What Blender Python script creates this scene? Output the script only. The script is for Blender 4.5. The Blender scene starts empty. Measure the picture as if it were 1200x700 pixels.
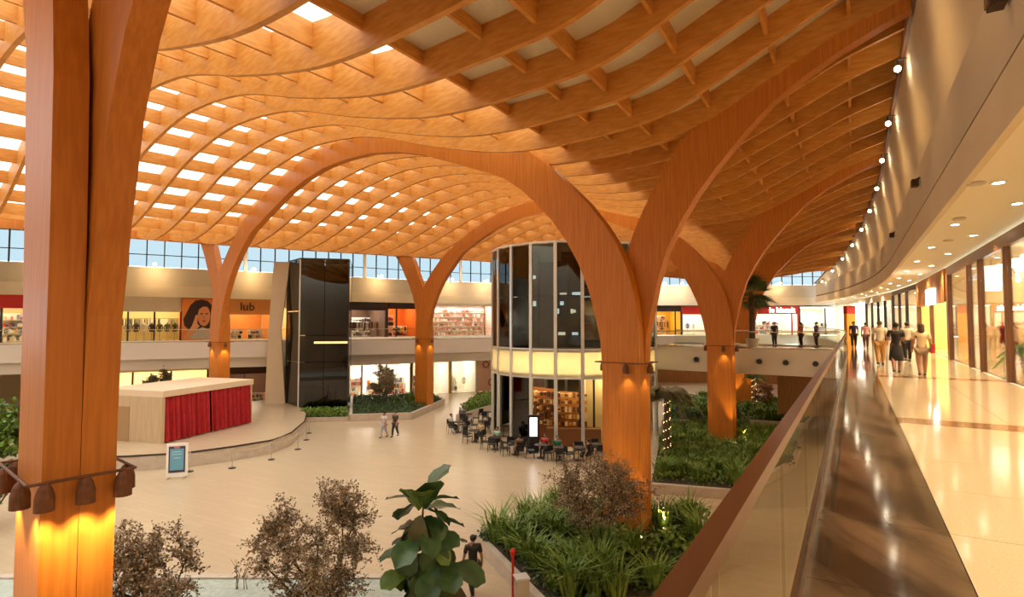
import bpy, math, random
from mathutils import Vector, Matrix
R = math.radians
# ---------------------------------------------------------------- camera, sky, exposure
sc = bpy.context.scene
COL = sc.collection
F_PX, EYE, PITCH = 650.0, 7.7, math.atan(28 / 650.0)
cam = bpy.data.objects.new('camera', bpy.data.cameras.new('camera'))
COL.objects.link(cam)
cam.location = (0, 0, EYE)
cam.rotation_euler = (math.pi / 2 + PITCH, 0, 0)
cam.data.sensor_width = 36.0
cam.data.lens = 36.0 * F_PX / 1200.0
cam.data.clip_start = 0.05
cam.data.clip_end = 400
sc.camera = cam
w = bpy.data.worlds.new('sky')
sc.world = w
w.use_nodes = True
bg = w.node_tree.nodes['Background']
bg.inputs['Color'].default_value = (0.80, 0.90, 1.0, 1)
bg.inputs['Strength'].default_value = 3.9
vs = sc.view_settings
vs.view_transform = 'Standard'
vs.look = 'None'
vs.exposure = 0.3
vs.gamma = 1.0
vs.use_curve_mapping = False
try:
    sc.cycles.max_bounces = 7
    sc.cycles.diffuse_bounces = 4
    sc.cycles.glossy_bounces = 3
    sc.cycles.transmission_bounces = 4
    sc.cycles.transparent_max_bounces = 16
    sc.cycles.caustics_reflective = False
    sc.cycles.caustics_refractive = False
    sc.cycles.sample_clamp_indirect = 6.0
    sc.cycles.use_denoising = True
except Exception:
    pass
rnd = random.Random(7)
# ---------------------------------------------------------------- materials
MATS = {}
def mat(name, col, rough=0.6, metal=0.0, col2=None, scale=4.0, stretch=(1, 1, 1), bump=0.0,
        emit=None, estr=0.0, spec=0.5, detail=4.0, kind='noise', lo=0.35, hi=0.65, alpha=None):
    if name in MATS:
        return MATS[name]
    m = bpy.data.materials.new(name)
    m.use_nodes = True
    nt = m.node_tree
    b = nt.nodes['Principled BSDF']
    b.inputs['Base Color'].default_value = (*col, 1)
    b.inputs['Roughness'].default_value = rough
    b.inputs['Metallic'].default_value = metal
    b.inputs['Specular IOR Level'].default_value = spec
    if col2 is not None:
        tc = nt.nodes.new('ShaderNodeTexCoord')
        mp = nt.nodes.new('ShaderNodeMapping')
        mp.inputs['Scale'].default_value = stretch
        nt.links.new(tc.outputs['Object'], mp.inputs['Vector'])
        if kind == 'wave':
            tx = nt.nodes.new('ShaderNodeTexWave')
            tx.inputs['Scale'].default_value = scale
            tx.inputs['Distortion'].default_value = detail
            out = tx.outputs['Fac']
        else:
            tx = nt.nodes.new('ShaderNodeTexNoise')
            tx.inputs['Scale'].default_value = scale
            tx.inputs['Detail'].default_value = detail
            out = tx.outputs['Fac']
        nt.links.new(mp.outputs['Vector'], tx.inputs['Vector'])
        rp = nt.nodes.new('ShaderNodeValToRGB')
        rp.color_ramp.elements[0].position = lo
        rp.color_ramp.elements[1].position = hi
        rp.color_ramp.elements[0].color = (*col, 1)
        rp.color_ramp.elements[1].color = (*col2, 1)
        nt.links.new(out, rp.inputs['Fac'])
        nt.links.new(rp.outputs['Color'], b.inputs['Base Color'])
        if bump:
            bp = nt.nodes.new('ShaderNodeBump')
            bp.inputs['Strength'].default_value = bump
            bp.inputs['Distance'].default_value = 0.02
            nt.links.new(out, bp.inputs['Height'])
            nt.links.new(bp.outputs['Normal'], b.inputs['Normal'])
    if emit is not None:
        b.inputs['Emission Color'].default_value = (*emit, 1)
        b.inputs['Emission Strength'].default_value = estr
    MATS[name] = m
    return m
def glass(name, tint, refl=1.0, rough=0.0, ior=1.5, haze=0.0, hazecol=(1, 1, 1)):
    m = bpy.data.materials.new(name)
    m.use_nodes = True
    nt = m.node_tree
    for n in list(nt.nodes):
        nt.nodes.remove(n)
    o = nt.nodes.new('ShaderNodeOutputMaterial')
    t = nt.nodes.new('ShaderNodeBsdfTransparent')
    t.inputs['Color'].default_value = (*tint, 1)
    g = nt.nodes.new('ShaderNodeBsdfGlossy')
    g.inputs['Roughness'].default_value = rough
    f = nt.nodes.new('ShaderNodeFresnel')
    f.inputs['IOR'].default_value = ior
    k = nt.nodes.new('ShaderNodeMath')
    k.operation = 'MULTIPLY'
    k.inputs[1].default_value = refl
    k.use_clamp = True
    mx = nt.nodes.new('ShaderNodeMixShader')
    nt.links.new(f.outputs[0], k.inputs[0])
    nt.links.new(k.outputs[0], mx.inputs[0])
    src = t
    if haze > 0:
        d = nt.nodes.new('ShaderNodeBsdfTranslucent')
        d.inputs['Color'].default_value = (*hazecol, 1)
        d2 = nt.nodes.new('ShaderNodeBsdfDiffuse')
        d2.inputs['Color'].default_value = (*hazecol, 1)
        ms = nt.nodes.new('ShaderNodeMixShader')
        ms.inputs[0].default_value = 0.5
        nt.links.new(d.outputs[0], ms.inputs[1])
        nt.links.new(d2.outputs[0], ms.inputs[2])
        mh = nt.nodes.new('ShaderNodeMixShader')
        mh.inputs[0].default_value = haze
        nt.links.new(t.outputs[0], mh.inputs[1])
        nt.links.new(ms.outputs[0], mh.inputs[2])
        src = mh
    nt.links.new(src.outputs[0], mx.inputs[1])
    nt.links.new(g.outputs[0], mx.inputs[2])
    nt.links.new(mx.outputs[0], o.inputs[0])
    MATS[name] = m
    return m
def lamp_mat(name, col, s):
    return mat(name, col, 0.5, emit=col, estr=s)
WOOD = mat('wood_rib', (0.60, 0.24, 0.034), 0.55, col2=(0.71, 0.33, 0.072), scale=2.2, stretch=(1, 1, 5), detail=6)
WOODC = mat('wood_column', (0.50, 0.155, 0.012), 0.5, col2=(0.60, 0.205, 0.022), scale=3.0, stretch=(5, 5, .25), detail=6)
DWOOD = mat('dark_wood', (0.11, 0.045, 0.018), 0.4, col2=(0.19, 0.075, 0.03), scale=3, stretch=(6, 6, .4))
SLATW = mat('slat_wood', (0.36, 0.16, 0.05), 0.5, col2=(0.48, 0.23, 0.08), scale=3, stretch=(6, 6, .4))
CREAM = mat('cream_plaster', (0.70, 0.58, 0.40), 0.8, col2=(0.74, 0.62, 0.44), scale=.6)
GREYB = mat('greige_plaster', (0.60, 0.51, 0.38), 0.8, col2=(0.63, 0.54, 0.41), scale=.6)
WHITE = mat('white_plaster', (0.80, 0.76, 0.70), 0.7)
CEIL = mat('warm_white_ceiling', (0.88, 0.79, 0.60), 0.8)
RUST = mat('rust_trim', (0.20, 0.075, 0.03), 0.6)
ROOFP = mat('corrugated_panel', (0.86, 0.78, 0.58), 0.6, col2=(0.76, 0.67, 0.48), scale=9, stretch=(1, 1, 1), kind='wave', detail=0, lo=.2, hi=.8, bump=.5)
FLOOR = mat('ground_stone', (0.49, 0.365, 0.235), 0.28, col2=(0.55, 0.415, 0.27), scale=1.4, stretch=(1.2, .35, 1), detail=5, spec=.4)
_nt = FLOOR.node_tree
_b = _nt.nodes['Principled BSDF']
_tc = _nt.nodes.new('ShaderNodeTexCoord'); _mp = _nt.nodes.new('ShaderNodeMapping')
_mp.inputs['Rotation'].default_value = (0, 0, R(28))
_br = _nt.nodes.new('ShaderNodeTexBrick')
_br.inputs['Color1'].default_value = (.495, .37, .24, 1); _br.inputs['Color2'].default_value = (.535, .403, .262, 1); _br.inputs['Mortar'].default_value = (.45, .335, .215, 1)
_br.inputs['Scale'].default_value = 1.0; _br.inputs['Mortar Size'].default_value = .012; _br.inputs['Brick Width'].default_value = 1.5; _br.inputs['Row Height'].default_value = .3
_nt.links.new(_tc.outputs['Object'], _mp.inputs['Vector']); _nt.links.new(_mp.outputs['Vector'], _br.inputs['Vector']); _nt.links.new(_br.outputs['Color'], _b.inputs['Base Color'])
TILE = mat('terrazzo', (0.64, 0.54, 0.38), 0.10, col2=(0.72, 0.62, 0.45), scale=60, detail=2)
BANDM = mat('brown_band_stone', (0.30, 0.16, 0.07), 0.12, col2=(0.38, 0.21, 0.10), scale=6)
MARBLE = mat('dark_marble', (0.05, 0.034, 0.022), 0.09, col2=(0.22, 0.15, 0.095), scale=1.5, stretch=(1.6, .45, 1), detail=9, lo=.40, hi=.75, spec=.22)
STONE = mat('kerb_stone', (0.50, 0.41, 0.32), 0.6, col2=(0.58, 0.48, 0.38), scale=3)
SOIL = mat('soil', (0.045, 0.032, 0.02), 0.95, col2=(0.08, 0.06, 0.035), scale=8)
BRONZE = mat('bronze_rail', (0.125, 0.055, 0.026), 0.3, metal=0.2)
STEEL = mat('steel', (0.62, 0.60, 0.57), 0.25, metal=1.0)
ALUM = mat('white_aluminium', (0.72, 0.74, 0.74), 0.3, metal=.5)
DARK = mat('dark_metal', (0.03, 0.027, 0.025), 0.45)
BLACK = mat('black_paint', (0.012, 0.011, 0.012), 0.5)
RUSTL = mat('corten_shade', (0.13, 0.045, 0.015), 0.6, col2=(0.19, 0.07, 0.025), scale=12)
SKYL = glass('skylight_glass', (1.0, 0.945, 0.85), .3, haze=.08, hazecol=(.9, .85, .78))
CLER = glass('clerestory_glass', (0.40, 0.44, 0.445), .6, ior=1.45)
RAILG = glass('rail_glass', (0.95, 0.96, 0.92), .3, ior=1.5)
SHOPG = glass('shop_glass', (0.96, 0.96, 0.94), .6, ior=1.5)
TOWERG = glass('dark_tower_glass', (0.10, 0.13, 0.115), 1.4, ior=1.6)
TOWERS = glass('green_side_glass', (0.45, 0.55, 0.50), 1.2, ior=1.5)
PAVG = glass('pavilion_glass', (0.70, 0.76, 0.74), 1.3, ior=1.6)
FROST = glass('frosted_glass', (0.55, 0.53, 0.44), .8, haze=.75, hazecol=(.86, .80, .62))
# ---------------------------------------------------------------- mesh builder
class MB:
    def __init__(self):
        self.v = []; self.f = []; self.mi = []; self.cur = 0
    def add(self, vs, fs):
        o = len(self.v)
        self.v += [tuple(p) for p in vs]
        for f in fs:
            self.f.append(tuple(i + o for i in f)); self.mi.append(self.cur)
        return self
    def box(self, c, s, rz=0.0, M=None):
        hx, hy, hz = s[0] / 2, s[1] / 2, s[2] / 2
        ca, sa = math.cos(rz), math.sin(rz)
        vs = []
        for dx, dy, dz in ((-1,-1,-1),(1,-1,-1),(1,1,-1),(-1,1,-1),(-1,-1,1),(1,-1,1),(1,1,1),(-1,1,1)):
            x, y, z = dx * hx, dy * hy, dz * hz
            if M is not None:
                q = M @ Vector((x, y, z)); x, y, z = q
                vs.append((c[0] + x, c[1] + y, c[2] + z))
            else:
                vs.append((c[0] + ca * x - sa * y, c[1] + sa * x + ca * y, c[2] + z))
        return self.add(vs, [(0,3,2,1),(4,5,6,7),(0,1,5,4),(1,2,6,5),(2,3,7,6),(3,0,4,7)])
    def bb(self, x0, x1, y0, y1, z0, z1):
        return self.box(((x0+x1)/2, (y0+y1)/2, (z0+z1)/2), (x1-x0, y1-y0, z1-z0))
    def prism(self, pts, z0, z1):
        n = len(pts)
        a = sum(pts[i][0]*pts[(i+1)%n][1]-pts[(i+1)%n][0]*pts[i][1] for i in range(n))
        if a < 0: pts = list(reversed(pts))
        vs = [(p[0], p[1], z0) for p in pts] + [(p[0], p[1], z1) for p in pts]
        fs = [tuple(range(n - 1, -1, -1)), tuple(range(n, 2 * n))]
        fs += [(i, (i + 1) % n, n + (i + 1) % n, n + i) for i in range(n)]
        return self.add(vs, fs)
    def tube(self, path, rad, n=6, cap=True):
        path = [Vector(p) for p in path]
        m = len(path)
        rr = rad if isinstance(rad, (list, tuple)) else [rad] * m
        vs = []
        ref = None
        for i, p in enumerate(path):
            d = (path[min(i + 1, m - 1)] - path[max(i - 1, 0)])
            d = d.normalized() if d.length > 1e-9 else Vector((0, 0, 1))
            if ref is None:
                ref = Vector((1, 0, 0)) if abs(d.x) < .8 else Vector((0, 1, 0))
            a = d.cross(ref).normalized(); b = d.cross(a).normalized(); ref = b.cross(d) if False else ref
            for k in range(n):
                th = 2 * math.pi * k / n
                vs.append(tuple(p + a * (math.cos(th) * rr[i]) + b * (math.sin(th) * rr[i])))
        fs = []
        for i in range(m - 1):
            for k in range(n):
                fs.append((i*n+k, i*n+(k+1)%n, (i+1)*n+(k+1)%n, (i+1)*n+k))
        if cap:
            fs.append(tuple(range(n - 1, -1, -1))); fs.append(tuple((m-1)*n + k for k in range(n)))
        return self.add(vs, fs)
    def lathe(self, prof, c=(0, 0, 0), n=12, sx=1, sy=1):
        vs = []
        for r, z in prof:
            for k in range(n):
                th = 2 * math.pi * k / n
                vs.append((c[0] + r * sx * math.cos(th), c[1] + r * sy * math.sin(th), c[2] + z))
        fs = []
        for i in range(len(prof) - 1):
            for k in range(n):
                fs.append((i*n+k, i*n+(k+1)%n, (i+1)*n+(k+1)%n, (i+1)*n+k))
        fs.append(tuple(range(n - 1, -1, -1))); fs.append(tuple((len(prof)-1)*n + k for k in range(n)))
        return self.add(vs, fs)
    def ball(self, c, r, n=8, m=6):
        rx, ry, rz = r if isinstance(r, (tuple, list)) else (r, r, r)
        pr = [(math.sin(math.pi * i / m) if 0 < i < m else .02, -math.cos(math.pi * i / m) * rz) for i in range(m + 1)]
        return self.lathe([(a, z) for a, z in pr], c, n, rx, ry)
    def cyl(self, c, r, z0, z1, n=12):
        return self.lathe([(r, z0), (r, z1)], c, n)
    def quad(self, a, b, c, d):
        return self.add([a, b, c, d], [(0, 1, 2, 3)])
    def build(self, name, m, parent=None, smooth=False):
        me = bpy.data.meshes.new(name)
        me.from_pydata(self.v, [], self.f)
        for x in (m if isinstance(m, (list, tuple)) else [m]):
            me.materials.append(x)
        if isinstance(m, (list, tuple)):
            me.polygons.foreach_set('material_index', self.mi)
        if smooth:
            me.polygons.foreach_set('use_smooth', [True] * len(me.polygons))
        me.update()
        o = bpy.data.objects.new(name, me)
        COL.objects.link(o)
        if parent is not None:
            o.parent = parent
        return o
def tag(o, label, cat=None, group=None, kind=None):
    o['label'] = label
    if cat: o['category'] = cat
    if group: o['group'] = group
    if kind: o['kind'] = kind
    return o
def struct(o, label=None):
    o['kind'] = 'structure'
    if label: o['label'] = label
    return o
def thing(name, label, cat, loc=(0, 0, 0), rz=0.0, group=None):
    o = bpy.data.objects.new(name, None)
    COL.objects.link(o)
    o.location = loc; o.rotation_euler = (0, 0, rz)
    o.empty_display_size = .2
    return tag(o, label, cat, group)
def setting(name, label=None):
    o = bpy.data.objects.new(name, None)
    COL.objects.link(o); o.empty_display_size = .2
    return struct(o, label)
def share(src, parent, loc=(0, 0, 0), rz=0.0, name=None):
    c = bpy.data.objects.new(name or src.name.split('.')[0], src.data)
    COL.objects.link(c)
    c.parent = parent; c.location = loc; c.rotation_euler = (0, 0, rz)
    return c
def dup(root, loc, rz=None, label=None, group=None, scale=None):
    r = root.copy(); COL.objects.link(r); r.location = loc
    if rz is not None: r.rotation_euler = (0, 0, rz)
    if scale: r.scale = (scale,) * 3
    if label: r['label'] = label
    if group: r['group'] = group
    for ch in list(root.children):
        c = ch.copy(); COL.objects.link(c); c.parent = r
        for g in list(ch.children):
            d = g.copy(); COL.objects.link(d); d.parent = c
    return r
def spot(name, loc, target, power, col=(1, .72, .38), size=70, blend=.6, rad=.06, parent=None):
    l = bpy.data.lights.new(name, 'SPOT')
    l.energy = power; l.color = col; l.spot_size = R(size); l.spot_blend = blend; l.shadow_soft_size = rad
    o = bpy.data.objects.new(name, l); COL.objects.link(o)
    o.location = loc
    d = Vector(target) - Vector(loc)
    o.rotation_euler = d.to_track_quat('-Z', 'Y').to_euler()
    if parent is not None: o.parent = parent
    return o
def text_mesh(body, size, m, parent, loc, rot, depth=.02, name='lettering'):
    cu = bpy.data.curves.new('txt', 'FONT')
    cu.body = body; cu.size = size; cu.extrude = depth; cu.align_x = 'CENTER'; cu.align_y = 'CENTER'
    t = bpy.data.objects.new('txt', cu); COL.objects.link(t)
    bpy.context.view_layer.update()
    me = bpy.data.meshes.new_from_object(t.evaluated_get(bpy.context.evaluated_depsgraph_get()))
    bpy.data.objects.remove(t); bpy.data.curves.remove(cu)
    me.materials.clear(); me.materials.append(m)
    o = bpy.data.objects.new(name, me); COL.objects.link(o)
    o.parent = parent; o.location = loc; o.rotation_euler = rot
    return o
# ---------------------------------------------------------------- plan: s runs along the gallery, t points into the hall
UX, UY, NX, NY = .524, .852, -.852, .524
def ST(s, t): return (UX * s + NX * t, UY * s + NY * t)
def ray(px, py):
    a, b = (px - 600) / F_PX, (350 - py) / F_PX
    return (a, math.cos(PITCH) - b * math.sin(PITCH), math.sin(PITCH) + b * math.cos(PITCH))
def G(px, py, z=0.0):                       # point of height z seen at a pixel
    d = ray(px, py); k = (z - EYE) / d[2]
    return (d[0] * k, d[1] * k)
def AT(px, Y):                              # plan point at depth Y under a pixel column
    return ((px - 600) / F_PX * Y, Y)
def interp(tab, x):
    if x <= tab[0][0]: return tab[0][1]
    for (a, b), (c, d) in zip(tab, tab[1:]):
        if x <= c:
            return b + (d - b) * (x - a) / (c - a)
    return tab[-1][1]
def smooth_tab(tab, x):                     # Catmull-Rom through (x, y) pairs
    if x <= tab[0][0]: return tab[0][1]
    if x >= tab[-1][0]: return tab[-1][1]
    for i in range(len(tab) - 1):
        if x <= tab[i + 1][0]:
            x0, y0 = tab[i]; x1, y1 = tab[i + 1]
            xm, ym = tab[i - 1] if i > 0 else (2 * x0 - x1, 2 * y0 - y1)
            xp, yp = tab[i + 2] if i + 2 < len(tab) else (2 * x1 - x0, 2 * y1 - y0)
            h = x1 - x0; u = (x - x0) / h
            m0 = (y1 - ym) / (x1 - xm) * h; m1 = (yp - y0) / (xp - x0) * h
            return (2*u**3-3*u**2+1)*y0 + (u**3-2*u**2+u)*m0 + (-2*u**3+3*u**2)*y1 + (u**3-u**2)*m1
def bend(s): return .0028 * max(0, s - 36) ** 2
def T_FASC(s): return -1.75 + bend(s)
def T_EDGE(s): return .36 + bend(s)
def T_SHOP(s): return -3.65 + bend(s)
Z_UP = 6.05
# ---------------------------------------------------------------- timber roof
ROW2X = [(-16, -43), (-10, -34.5), (0, -21.9), (10, -8.3), (20, 6), (28, 17), (32, 22)]
ROW2Y = [(-16, 22), (-10, 30), (0, 41.1), (10, 49.5), (20, 57.5), (28, 64), (32, 66.5)]
def s_of(i): return 19.2 + 1.68 * i
def T_ROW(s): return 7.0 + .0045 * max(0, s - 36) ** 2
def P1(i):
    s = s_of(i); return Vector(ST(s, T_ROW(s)))
def P2(i): return Vector((smooth_tab(ROW2X, i), smooth_tab(ROW2Y, i)))
HALL = [(0, 13.9), (.07, 13.95), (.136, 14.25), (.24, 15.2), (.36, 16.5), (.47, 17.05), (.55, 17.05), (.67, 16.4), (.77, 15.3), (.86, 14.3), (.93, 13.7), (.98, 13.5), (1.03, 13.6), (1.06, 13.75), (1.1, 14.0)]
GALL = [(0, 13.9), (.23, 14.15), (.457, 15.0), (.64, 15.8), (.8, 16.5), (1, 17.1)]
def midbay(i): return .3 * (.5 - .5 * math.cos(2 * math.pi * i / 10.0))
def roof_pos(i, w):
    a = P1(i)
    if w >= 0:
        return a.lerp(P2(i), w)
    s = s_of(i); t = T_ROW(s) + (T_FASC(s) + .05 - T_ROW(s)) * (-w)
    return Vector(ST(s, t))
def roof_z(i, w):
    s = s_of(i)
    v = midbay(i)
    if w >= 0:
        amp = min(1.0, (P2(i) - P1(i)).length / 32.4)
        z = 13.7 + (smooth_tab(HALL, w) - 13.7) * amp
        return z + .4 * v * math.exp(-(w / .25) ** 2) - .0006 * max(0, s - 36) ** 2
    r = -w
    z = smooth_tab(GALL, r) + v * (.4 + .5 * math.exp(-((r - .42) / .25) ** 2) * 1.0 - .4 * r)
    return z - .0018 * max(0, s - 27) ** 2 * r - .0006 * max(0, s - 36) ** 2 * (1 - r)
I0, I1 = -14, 32
RIBD = 1.2
roof = setting('ceiling', 'undulating orange timber lattice roof on tree-like columns')
def sweep(stations, name, m, parent):
    """stations: list of (p_lowL, p_lowR, p_topR, p_topL)"""
    b = MB(); vs = [p for st in stations for p in st]; n = len(stations)
    fs = []
    for k in range(n - 1):
        a, c = 4 * k, 4 * (k + 1)
        for j in range(4):
            fs.append((a + j, a + (j + 1) % 4, c + (j + 1) % 4, c + j))
    fs += [(3, 2, 1, 0), tuple(4 * (n - 1) + j for j in range(4))]
    b.add(vs, fs)
    return b.build(name, m, parent)
WS = [-1 + k / 18 for k in range(18)] + [k / 44 for k in range(49)]
RIBS = [1.25 * k for k in range(-11, 26)]
for i in RIBS:
    st = []
    main = (i % 10 == 0)
    th = .13 if main else .08
    for k, wv in enumerate(WS):
        p = roof_pos(i, wv); q = roof_pos(i, min(1.09, wv + .01)); o = roof_pos(i, max(-1, wv - .01))
        d = (q - o).normalized(); nrm = Vector((-d.y, d.x)) * th
        z = roof_z(i, wv)
        st.append(((p.x - nrm.x, p.y - nrm.y, z), (p.x + nrm.x, p.y + nrm.y, z), (p.x + nrm.x, p.y + nrm.y, z + RIBD), (p.x - nrm.x, p.y - nrm.y, z + RIBD)))
    sweep(st, 'roof_rib', WOOD, roof)
CW = [-(k + .5) / 4.3 for k in range(4)][::-1] + [(k + .25) / 17.0 for k in range(18)]
for wv in CW:
    st = []
    for k in range((I1 - I0) * 2 + 1):
        i = I0 + k * .5
        p = roof_pos(i, wv); q = roof_pos(i + .1, wv); o = roof_pos(i - .1, wv)
        d = (q - o).normalized(); nrm = Vector((-d.y, d.x)) * .05
        z = roof_z(i, wv)
        hi_ = RIBD - .02 if wv > .05 else .86
        lo = z + (.52 if wv > 0 else .34)
        st.append(((p.x - nrm.x, p.y - nrm.y, lo), (p.x + nrm.x, p.y + nrm.y, lo), (p.x + nrm.x, p.y + nrm.y, z + hi_), (p.x - nrm.x, p.y - nrm.y, z + hi_)))
    sweep(st, 'cross_rib', WOOD, roof)
SKY_FROM = CW[5]
# covering: glass cells over the hall, corrugated panels over the gallery side
rest = MB()
edges = [v for v in CW if v >= SKY_FROM] + [1.09]
for i, i2 in zip(RIBS, RIBS[1:]):
    for a, c in zip(edges, edges[1:]):
        vs = []
        for (ii, ww) in ((i, a), (i2, a), (i2, c), (i, c)):
            p = roof_pos(ii, ww); vs.append((p.x, p.y, roof_z(ii, ww) + RIBD + .02))
        vs2 = [(x, y, z + .03) for x, y, z in vs]
        fs = [(0, 3, 2, 1), (4, 5, 6, 7), (0, 1, 5, 4), (1, 2, 6, 5), (2, 3, 7, 6), (3, 0, 4, 7)]
        if -7 <= i < 13:
            MB().add(vs + vs2, fs).build('skylight_pane', SKYL, roof)
        else:
            rest.add(vs + vs2, fs)
ro = rest.build('skylight_panes_far', SKYL, roof); ro['kind'] = 'stuff'
edges = [-1.0] + [v for v in CW if v <= SKY_FROM]
for i, i2 in zip(RIBS, RIBS[1:]):
    b = MB()
    sub = [-1 + (SKY_FROM + 1) * k / 14 for k in range(15)]
    vs = []
    for ww in sub:
        for ii in (i, i2):
            p = roof_pos(ii, ww); vs.append((p.x, p.y, roof_z(ii, ww) + .86))
    n = len(sub)
    up = [(x, y, z + .08) for x, y, z in vs]
    fs = []
    for k in range(n - 1):
        fs.append((2*k, 2*k+2, 2*k+3, 2*k+1)); o = 2 * n
        fs.append((o+2*k, o+2*k+1, o+2*k+3, o+2*k+2))
    b.add(vs + up, fs).build('roof_panel', ROOFP, roof)
# edge beam along the far row and low flat roof out to the clerestory
st = []; out = []
for k in range((I1 - I0) * 2 + 1):
    i = I0 + k * .5
    p = roof_pos(i, 1.09); z = roof_z(i, 1.09); d = (P2(i) - P1(i)).normalized()
    e = Vector((d.x, d.y))
    a, c = p - e * .05, p + e * .3
    st.append(((a.x, a.y, z - .1), (c.x, c.y, z - .1), (c.x, c.y, z + 1.25), (a.x, a.y, z + .85)))
    out.append((p, e, z))
sweep(st, 'edge_beam', WOODC, roof)

# ---------------------------------------------------------------- tree columns
H_ST = [((.73, 0), (-.73, 0)), ((.73, 6), (-.73, 6.2)), ((.8, 7.0), (-.70, 7.4)), ((1.0, 7.9), (-.58, 8.5)), ((1.3, 8.95), (-.3, 9.6)), ((1.72, 9.9), (.1, 10.5)), ((2.25, 10.8), (.62, 11.3)), ((2.9, 11.65), (1.3, 12.15)), ((3.64, 12.4), (2.15, 13.0)), ((4.4, 13.1), (3.1, 13.9)), ((5.3, 13.75), (4.2, 14.75)), ((6.8, 14.4), (6.0, 15.6)), ((8.4, 15.05), (7.8, 16.3)), ((10.2, 15.75), (9.9, 17.0)), ((12, 16.25), (11.9, 17.5)), ((14, 16.6), (14, 17.8)), ((16.2, 16.7), (16.2, 17.8))]
G_ST = [((-.73, 0), (.73, 0)), ((-.73, 6.2), (.73, 6)), ((-.79, 7.2), (.70, 7.0)), ((-.98, 8.1), (.6, 8.0)), ((-1.2, 9.1), (.3, 9.2)), ((-1.55, 10.2), (-.05, 10.2)), ((-2.0, 11.1), (-.45, 11.2)), ((-2.55, 12.0), (-.95, 12.2)), ((-3.2, 12.85), (-1.5, 13.1)), ((-4.0, 13.8), (-2.2, 14.2)), ((-4.9, 14.7), (-3.2, 15.1)), ((-5.9, 15.4), (-4.6, 16.0)), ((-6.9, 15.95), (-6.2, 16.8)), ((-8.0, 16.45), (-7.6, 17.4)), ((-8.6, 16.7), (-8.6, 17.7))]
def blade(stations, base, e, p, o0, o1, name, parent, e2=None):
    st = []
    for (ql, zl), (qu, zu) in stations:
        def V(q, z, o):
            k = min(1, max(0, (z - 7.5) / 6)) if e2 is not None else 0
            ee = e.lerp(e2, k) if e2 is not None else e
            return (base.x + ee.x * q + p.x * o, base.y + ee.y * q + p.y * o, z)
        st.append((V(ql, zl, o0), V(ql, zl, o1), V(qu, zu, o1), V(qu, zu, o0)))
    return sweep(st, name, WOODC, parent)
COLS = {}
def tree_column(key, i, row, label, outer=True, hang=6.05):
    a, c = P1(i), P2(i)
    L = (c - a).length
    e = (c - a).normalized(); base = a
    if row == 2:
        base, e = c - e * .7, -e
    if key == 'A':
        base = Vector((-6.55, 8.25))
    p = Vector((UX, UY))
    p = (p - e * p.dot(e)).normalized()
    root = thing('timber_column', label, 'column', (0, 0, 0), 0, 'tree columns of the timber roof')
    k = (L - (0.7 if row == 2 else 0)) / 32.4 if row == 1 else L / 32.4
    drop = -.0006 * max(0, s_of(i) - 36) ** 2
    amp = min(1.0, L / 32.4)
    HL = L / 2 - (.7 if row == 2 else 0)
    hs = []
    for (ql, zl), (qu, zu) in H_ST:
        g = lambda q: q if q < 4 else 4 + (q - 4) * (HL - 4) / (16.2 - 4)
        f = lambda z: z if z < 13 else 13 + (z - 13) * amp + drop * (z - 13) / 4
        hs.append(((g(ql), f(zl)), (g(qu), f(zu))))
    if key == 'A':
        hs = [((a, b + 3.2 * min(1, max(0, (b - 6) / 3))), (c_, d + 3.2 * min(1, max(0, (d - 6) / 3)))) for (a, b), (c_, d) in hs[:9]]
    blade(hs, base, e, p, -.42, -.008, 'hall_branch', root)
    gs = G_ST
    if row == 2:
        gs = G_ST[:8] + [((-3.0, 12.8), (-1.4, 13.2)), ((-3.6, 13.6), (-2.0, 14.1)), ((-4.0, 14.1), (-2.6, 14.8))]
    else:
        s = s_of(i)
        gs = [((ql, zl - .0018 * max(0, s - 27) ** 2 * min(1, max(0, -ql - 1) / 7.6)), (qu, zu - .0018 * max(0, s - 27) ** 2 * min(1, max(0, -qu - 1) / 7.6))) for (ql, zl), (qu, zu) in G_ST]
    if key == 'A':
        gs = [((a, b + 1.5 * min(1, max(0, (b - 6) / 3))), (c_, d + 1.5 * min(1, max(0, (d - 6) / 3)))) for (a, b), (c_, d) in gs[:12]]
    # the gallery branch runs straight out along t
    e2 = e if row == 2 else Vector((NX, NY))
    blade(gs, base, e, p, 0, .42, 'gallery_branch', root, e2)
    COLS[key] = (base, e, p, root)
    return root
tree_column('A', -9.88, 1, 'massive paired timber column ringed by rust-coloured bell lamps, beside the grey-brown shrub')
tree_column('B', 0, 1, 'orange timber column rising from the planter with the red post and steel bollard')
tree_column('C', 10, 1, 'orange timber column in the grass bed in front of the footbridge')
tree_column('D', 20, 1, 'orange timber column behind the footbridge and the potted palm')
tree_column('F', 0, 2, 'slim timber column standing behind the red-curtained stage box')
tree_column('E', 10, 2, 'slim timber column in the hedge planter by the dark glass lift tower')
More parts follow.
